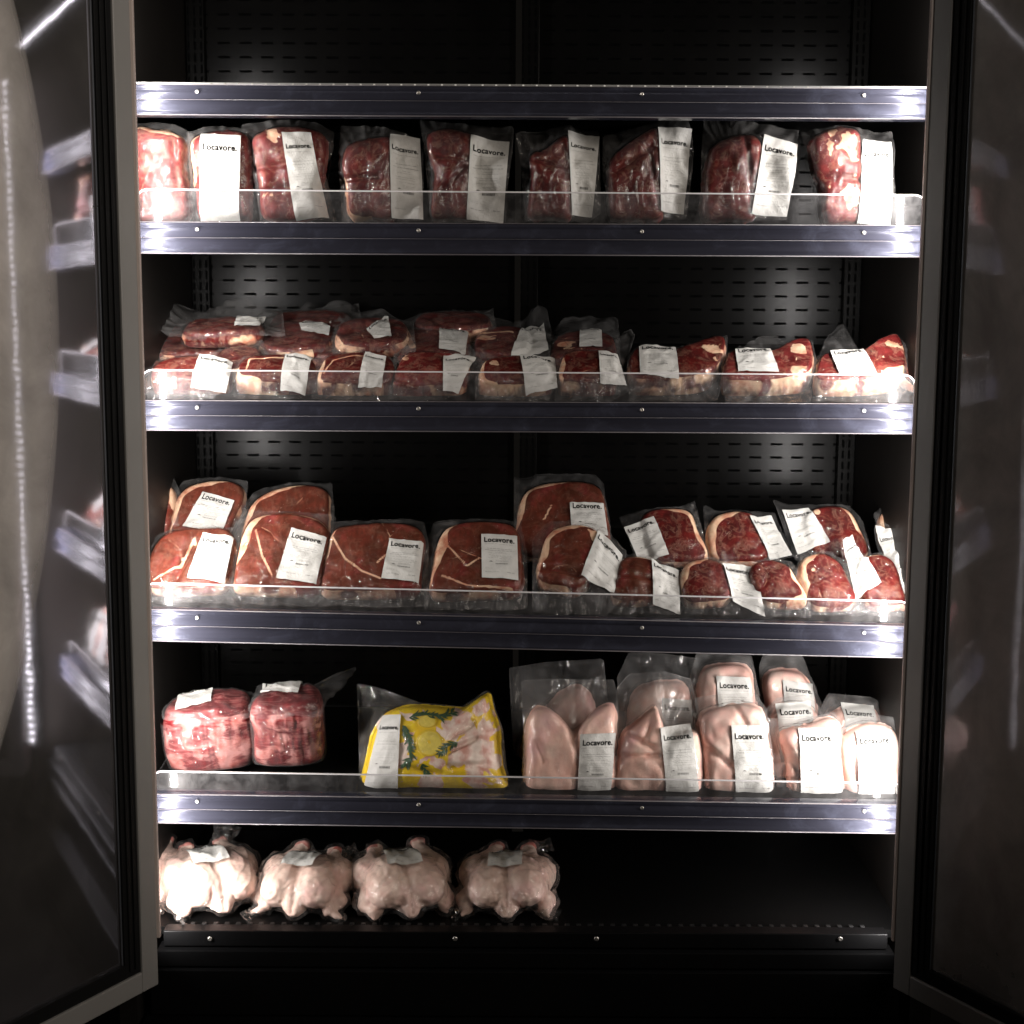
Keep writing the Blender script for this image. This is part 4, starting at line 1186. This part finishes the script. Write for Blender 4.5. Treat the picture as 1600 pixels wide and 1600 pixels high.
G5 = 'chicken bags on the lowest railed shelf'
K5 = dict(tilt=74, T=0.05, Y=0.15, group=G5, lump=0.0055, edge=0.022, dome=0.012, cat='chicken pack', name='chicken_bag', film=FILM_SOFT, drop=0.5, meatname='chicken')
pack('bag of two plump pink chicken breasts in tall clear film, leftmost front chicken bag',
     [(823,1235),(822,1180),(824,1130),(835,1108),(850,1104),(868,1114),(884,1130),(897,1143),(912,1128),(935,1106),(955,1100),(964,1120),(962,1180),(960,1238),(900,1246),(850,1244)],
     [(814,1062),(860,1060),(962,1061),(968,1100),(966,1170),(966,1246),(890,1250),(815,1248),(818,1150)],
     [(906,1147),(963,1145),(954,1241),(902,1239)], mat=CHICK, creases=[((897,1140),(905,1190),0.012,0.006),((905,1190),(900,1240),0.006,0.008),((838,1160),(850,1190),0.005,0.006)], **K5)
pack('bag of chicken breast with a pointed tip beside its label, second front chicken bag',
     [(966,1238),(968,1180),(975,1145),(995,1130),(1015,1112),(1028,1106),(1036,1130),(1050,1150),(1080,1142),(1096,1155),(1096,1238),(1040,1244)],
     [(966,1075),(985,1052),(1040,1048),(1084,1060),(1098,1120),(1096,1244),(1030,1250),(962,1246)],
     [(1031,1137),(1081,1130),(1093,1245),(1041,1243)], mat=CHICK, creases=[((985,1150),(1020,1168),0.010,0.006),((1020,1120),(1005,1160),0.006,0.005),((970,1182),(1040,1180),0.010,0.005)], **K5)
KT = dict(K5, lump=0.007, wr=1.2, dome=0.008)
pack('bag of folded pale thigh meat with a large bright label, third front chicken bag',
     [(1108,1238),(1100,1185),(1094,1130),(1105,1112),(1130,1104),(1165,1100),(1195,1112),(1204,1160),(1208,1238),(1160,1246)],
     [(1088,1090),(1130,1084),(1185,1082),(1200,1105),(1204,1180),(1214,1250),(1160,1254),(1104,1250),(1096,1160)],
     [(1141,1133),(1194,1133),(1212,1246),(1150,1245)], mat=CHICK_DARK, creases=[((1098,1165),(1140,1195),0.008,0.006),((1150,1105),(1165,1130),0.007,0.005)], **KT)
pack('bag of pink thighs with a dark fold left of its label, fourth front bag',
     [(1238,1240),(1232,1190),(1222,1155),(1230,1140),(1262,1132),(1300,1120),(1316,1135),(1318,1180),(1320,1240),(1280,1248)],
     [(1204,1122),(1250,1124),(1308,1112),(1318,1130),(1320,1190),(1328,1254),(1270,1256),(1222,1252),(1212,1190)],
     [(1247,1137),(1300,1137),(1318,1243),(1251,1243)], mat=CHICK_DARK, creases=[((1228,1165),(1250,1210),0.010,0.006),((1235,1220),(1250,1215),0.008,0.005)], **KT)
pack('rounded bag of thigh meat against the right jamb, rightmost front chicken bag',
     [(1328,1240),(1320,1190),(1318,1155),(1335,1138),(1360,1130),(1395,1136),(1408,1160),(1410,1200),(1406,1240),(1360,1248)],
     [(1312,1150),(1330,1124),(1370,1116),(1402,1120),(1418,1160),(1416,1250),(1360,1256),(1314,1250)],
     [(1337,1143),(1393,1140),(1398,1242),(1341,1245)], mat=CHICK_DARK, creases=[((1325,1165),(1340,1220),0.008,0.006)], **KT)
KB = dict(K5, Y=0.27, tilt=78, group='chicken bags behind the front ones')
pack('clear bag edge and shaded breast standing behind the leftmost chicken bag',
     [(815,1235),(820,1150),(850,1110),(880,1080),(905,1072),(925,1090),(935,1130),(945,1235),(880,1240)], [(795,1045),(850,1036),(945,1030),(950,1080),(955,1236),(805,1240),(800,1140)], None, mat=CHICK, **KB)
pack('shaded chicken bag with a half veiled label behind the pointed breast bag',
     [(985,1235),(982,1150),(985,1100),(1000,1075),(1040,1065),(1075,1075),(1085,1150),(1085,1235)], [(966,1060),(985,1020),(1040,1022),(1095,1030),(1100,1235),(972,1240)],
     [(1033,1090),(1082,1094),(1083,1180),(1036,1180)], mat=CHICK_DARK, **KB)
pack('dark thigh bag with a dull yellowish label rising behind the third chicken bag',
     [(1098,1235),(1092,1120),(1094,1070),(1105,1045),(1140,1038),(1172,1045),(1182,1090),(1195,1235)], [(1080,1060),(1092,1016),(1140,1018),(1178,1024),(1190,1085),(1204,1240),(1092,1240)],
     [(1118,1056),(1172,1058),(1180,1150),(1124,1150)], mat=CHICK_DARK, **dict(KB, lump=0.009))
pack('tall thigh bag with its label folded high, standing behind the fourth chicken bag',
     [(1205,1238),(1200,1120),(1196,1070),(1205,1050),(1240,1048),(1262,1060),(1280,1110),(1285,1238)], [(1190,1040),(1200,1018),(1258,1022),(1270,1055),(1292,1110),(1296,1242),(1196,1242)],
     [(1222,1062),(1272,1069),(1274,1150),(1226,1150)], mat=CHICK_DARK, **dict(KB, lump=0.009, Y=0.31))
pack('thigh bag with a wavy label between the fourth front bag and the tall one behind',
     [(1212,1240),(1208,1150),(1214,1112),(1240,1102),(1275,1110),(1290,1160),(1290,1240)], [(1200,1110),(1216,1092),(1262,1086),(1285,1104),(1300,1160),(1300,1246),(1205,1246)],
     [(1214,1100),(1270,1096),(1272,1190),(1218,1190)], mat=CHICK_DARK, **dict(KB, Y=0.22))
pack('thigh bag with a grey label behind the rightmost chicken bag',
     [(1300,1240),(1295,1160),(1300,1118),(1330,1106),(1368,1108),(1385,1150),(1388,1240)], [(1286,1110),(1300,1085),(1365,1090),(1385,1100),(1400,1160),(1400,1246),(1290,1246)],
     [(1317,1098),(1368,1103),(1368,1190),(1322,1190)], mat=CHICK_DARK, **KB)
pack('small shaded thigh bag in the right corner behind the other chicken bags',
     [(1380,1240),(1378,1150),(1384,1118),(1405,1110),(1430,1115),(1432,1240)], [(1370,1120),(1382,1098),(1410,1088),(1440,1092),(1440,1246),(1372,1246)], None, mat=CHICK_DARK, **dict(KB, Y=0.30))

# ================================================================= WHOLE CHICKENS
def ell(bm, c, r, rot=(0, 0, 0)):
    m = Matrix.Translation(Vector(c)) @ (Matrix.Rotation(rot[2], 4, 'Z') @ Matrix.Rotation(rot[1], 4, 'Y') @ Matrix.Rotation(rot[0], 4, 'X')) @ Matrix.Diagonal((*r, 1))
    bmesh.ops.create_icosphere(bm, subdivisions=3, radius=1, matrix=m)
def limb(bm, a, b, r0, r1, n=7):
    a, b = Vector(a), Vector(b)
    for i in range(n):
        t = i / (n - 1); p = a.lerp(b, t); r = r0 * (1 - t) + r1 * t
        bmesh.ops.create_icosphere(bm, subdivisions=2, radius=r, matrix=Matrix.Translation(p))
def chicken_body(seed):
    r = random.Random(seed * 13 + 5); j = lambda s: r.uniform(-s, s) * 1.2
    bm = bmesh.new()
    ell(bm, (0, 0.005, 0.052), (0.070, 0.088, 0.052))
    for s in (-1, 1):
        ell(bm, (s * 0.030, -0.020, 0.064 + j(.003)), (0.044, 0.070, 0.046), (rad(10), s * rad(-18), s * rad(8)))
        ell(bm, (s * 0.058, 0.026, 0.054), (0.036, 0.060, 0.044), (rad(-15), s * rad(10), s * rad(-12)))
        # drumstick pressed against the body, ending in its knob
        ke = (s * (0.062 + j(.004)), 0.010, 0.072); kt = (s * (0.034 + j(.008)), 0.080, 0.092 + j(.006))
        limb(bm, ke, kt, 0.025, 0.012, 9)
        ell(bm, (kt[0] + .005, kt[1] + .004, kt[2] + .005), (0.011, 0.010, 0.012)); ell(bm, (kt[0] - .006, kt[1] + .002, kt[2] + .004), (0.009, 0.009, 0.009))
        # folded wing at the shoulder: upper arm, forearm, tip
        sh = (s * 0.058, -0.024, 0.040); el = (s * (0.076 + j(.004)), -0.036, 0.030 + j(.004)); wr_ = (s * (0.066 + j(.008)), -0.058, 0.018); tp = (s * (0.078 + j(.012)), -0.068, 0.008)
        limb(bm, sh, el, 0.027, 0.019, 6); limb(bm, el, wr_, 0.017, 0.013, 6); limb(bm, wr_, tp, 0.011, 0.005, 6)
    limb(bm, (0, -0.05, 0.044), (0.004, -0.082, 0.026), 0.036, 0.016, 6)
    me = bpy.data.meshes.new('t'); bm.to_mesh(me); bm.free()
    o = bpy.data.objects.new('t', me); COL.objects.link(o)
    m = o.modifiers.new('r', 'REMESH'); m.mode = 'VOXEL'; m.voxel_size = 0.0030
    m = o.modifiers.new('s', 'SMOOTH'); m.iterations = 7; m.factor = 0.6
    dg = bpy.context.evaluated_depsgraph_get()
    res = bpy.data.meshes.new_from_object(o.evaluated_get(dg))
    bpy.data.objects.remove(o)
    return res
def chicken(px, py, Y, yaw, seed, label, sc=1.0, labq=None, tail=None, tiltx=0):
    me = chicken_body(seed)
    P = at(px, py, Y); P.z = Z_BOT - 0.006
    root = empty('whole_chicken', P, label, 'chicken', 'whole chickens on the bottom deck')
    Mx = Matrix.Translation(P) @ Matrix.Rotation(rad(yaw), 4, 'Z') @ Matrix.Rotation(rad(tiltx), 4, 'X') @ Matrix.Diagonal((sc * 0.96, sc, sc * 0.84, 1))
    to = bpy.data.objects.new('t', me.copy()); COL.objects.link(to)
    md = to.modifiers.new('d', 'DISPLACE'); md.strength = 0.011; md.mid_level = 0
    md = to.modifiers.new('r', 'REMESH'); md.mode = 'VOXEL'; md.voxel_size = 0.0036
    md = to.modifiers.new('s', 'SMOOTH'); md.iterations = 16; md.factor = 0.7
    md = to.modifiers.new('e', 'DISPLACE'); md.strength = -0.0055; md.mid_level = 0
    film = bpy.data.meshes.new_from_object(to.evaluated_get(bpy.context.evaluated_depsgraph_get())); bpy.data.objects.remove(to)
    fn = [v.normal.copy() for v in film.vertices]
    nrm = [v.normal.copy() for v in me.vertices]
    # the cleft between the breasts and skin folds
    fv = []
    for v, n in zip(me.vertices, nrm):
        c = v.co; q = c * 1.0
        f = 0.0024 * noise.noise(Vector((c.x * 28 + seed, c.y * 28, c.z * 28))) + 0.0012 * noise.noise(c * 90 + Vector((seed, 0, 0)))
        if n.z > -0.2 and c.y < 0.05: f -= 0.005 * math.exp(-((c.x - 0.004 * math.sin(c.y * 60)) / 0.006) ** 2)
        ridge = 1 - abs(noise.noise(Vector((c.x * 45 + seed * 2, c.y * 18, c.z * 45)))) * 3
        f += 0.0020 * max(0, ridge)
        v.co = c + n * f
        fat_ = 0.0
        if c.y > 0.076 and c.z > 0.09: fat_ = 0.75
        if noise.noise(c * 22 + Vector((seed, 5, 0))) > 0.45: fat_ = 0.35
        fv.append(fat_)
    me.transform(Mx)
    a = me.attributes.new('fat', 'FLOAT', 'POINT'); a.data.foreach_set('value', fv)
    me.name = 'body'
    me.materials.clear()
    link('body', me, SKIN, root, True)
    # shrink wrap: bridges hollows, ripples, and pulls to points
    for v, n in zip(film.vertices, fn):
        c = v.co
        r_ = 1 - abs(noise.noise(Vector((c.x * 40 + seed, c.y * 25, c.z * 40)))) * 3
        v.co = c + n * (0.0012 + 0.0045 * max(0, r_) + 0.002 * noise.noise(c * 60))
    film.transform(Mx); film.name = 'film'; film.materials.clear()
    link('film', film, FILM_BAG, root, True)
    # tails of loose film
    for (o_, d_, wd, ln) in (tail or []):
        V = []; Fc = []
        o_ = Vector(o_); d_ = Vector(d_).normalized(); sd = d_.cross(Vector((0, 1, 0.2))).normalized()
        nn = d_.cross(sd)
        n1, n2 = 14, 10
        for i in range(n1 + 1):
            for k in range(n2 + 1):
                s = i / n1; t = k / n2 - 0.5
                p = o_ + d_ * ln * s + sd * t * wd * (0.5 + 0.8 * s) + nn * (0.012 * noise.noise(Vector((s * 3 + seed, t * 4, 0))) + 0.005 * noise.noise(Vector((s * 6, t * 14 + seed, 3))))
                V.append(Mx @ p)
        for i in range(n1):
            for k in range(n2):
                a0 = i * (n2 + 1) + k; Fc.append((a0, a0 + 1, a0 + n2 + 2, a0 + n2 + 1))
        mesh('film_tail', V, Fc, FILM_BAG, root)
    if labq:
        # label lies over the breast; found by dropping onto the body
        from mathutils.bvhtree import BVHTree
        import mathutils
        bt = BVHTree.FromPolygons([Mx @ (v.co) if False else v.co for v in film.vertices], [tuple(p.vertices) for p in film.polygons])
        x0, x1, y0, y1 = labq
        nx, ny = 16, 12
        V = []
        for k in range(ny + 1):
            for i in range(nx + 1):
                u = x0 + (x1 - x0) * i / nx; vv = y0 + (y1 - y0) * k / ny
                q = Mx @ Vector((u, vv, 0.2))
                h = bt.ray_cast(q - root.location, Vector((0, 0, -1)))
                z = h[0].z + root.location.z if h[0] else P.z + 0.09
                V.append(Vector((q.x, q.y, z + 0.003)))
        W_ = nx + 1
        for _ in range(3):
            V = [Vector((p.x, p.y, max(p.z, 0.5 * p.z + 0.5 * sum(V[b_].z for b_ in nb) / len(nb)))) for p, nb in
                 ((V[q_], [b_ for b_ in ((q_ - 1) if q_ % W_ else q_, (q_ + 1) if q_ % W_ < nx else q_, q_ - W_ if q_ >= W_ else q_, q_ + W_ if q_ + W_ < len(V) else q_)]) for q_ in range(len(V)))]
        Fc = [(k * W_ + i, k * W_ + i + 1, (k + 1) * W_ + i + 1, (k + 1) * W_ + i) for k in range(ny) for i in range(nx)]
        lb = mesh('label', V, Fc, LABEL, root)
        pv, pf = print_mesh(seed, 1.0, 16, 12)
        def lh(s, t):
            x = min(nx - 1e-4, max(0, s * nx)); y = min(ny - 1e-4, max(0, t * ny)); i, k = int(x), int(y); fx, fy = x - i, y - k
            g = lambda i, k: V[k * W_ + i]
            return g(i, k) * (1 - fx) * (1 - fy) + g(i + 1, k) * fx * (1 - fy) + g(i, k + 1) * (1 - fx) * fy + g(i + 1, k + 1) * fx * fy
        mesh('print', [lh(x, y) + Vector((0, -0.0003, 0.0010)) for x, y in pv], pf, INK, lb, False)
LQc = (-0.036, 0.030, -0.046, 0.028)
chicken(331, 1400, 0.20, 24, 1, 'whole chicken turned to the right with film tails behind it, leftmost full bird', 1.0, (-0.042, 0.026, -0.044, 0.030),
        tail=[((0.03, 0.07, 0.08), (0.45, 0.2, 1), 0.05, 0.06), ((-0.07, -0.085, 0.012), (-0.4, -0.6, -0.1), 0.03, 0.02)])
chicken(477, 1405, 0.19, -9, 2, 'whole chicken with a hanging film tip at its lower left, second full bird', 0.95, (-0.036, 0.028, -0.042, 0.028),
        tail=[((-0.08, -0.085, 0.018), (-0.2, -0.5, -0.2), 0.03, 0.025), ((0.05, 0.075, 0.085), (1, .2, 0.4), 0.03, 0.04)])
chicken(629, 1405, 0.19, 13, 3, 'whole chicken between two others, third full bird from the left', 1.0, (-0.034, 0.032, -0.044, 0.026),
        tail=[((0.075, -0.07, 0.02), (0.4, -0.6, -0.2), 0.03, 0.03)])
chicken(792, 1405, 0.19, -2, 4, 'whole chicken with a pointed film corner at its lower right, rightmost bird', 0.97, LQc,
        tail=[((0.03, 0.08, 0.09), (1, 0.1, 0.25), 0.03, 0.06), ((0.07, -0.07, 0.02), (1, -0.3, -0.25), 0.035, 0.035)])
chicken(208, 1400, 0.22, -10, 5, 'whole chicken almost hidden by the left jamb of the bottom deck', 1.0)
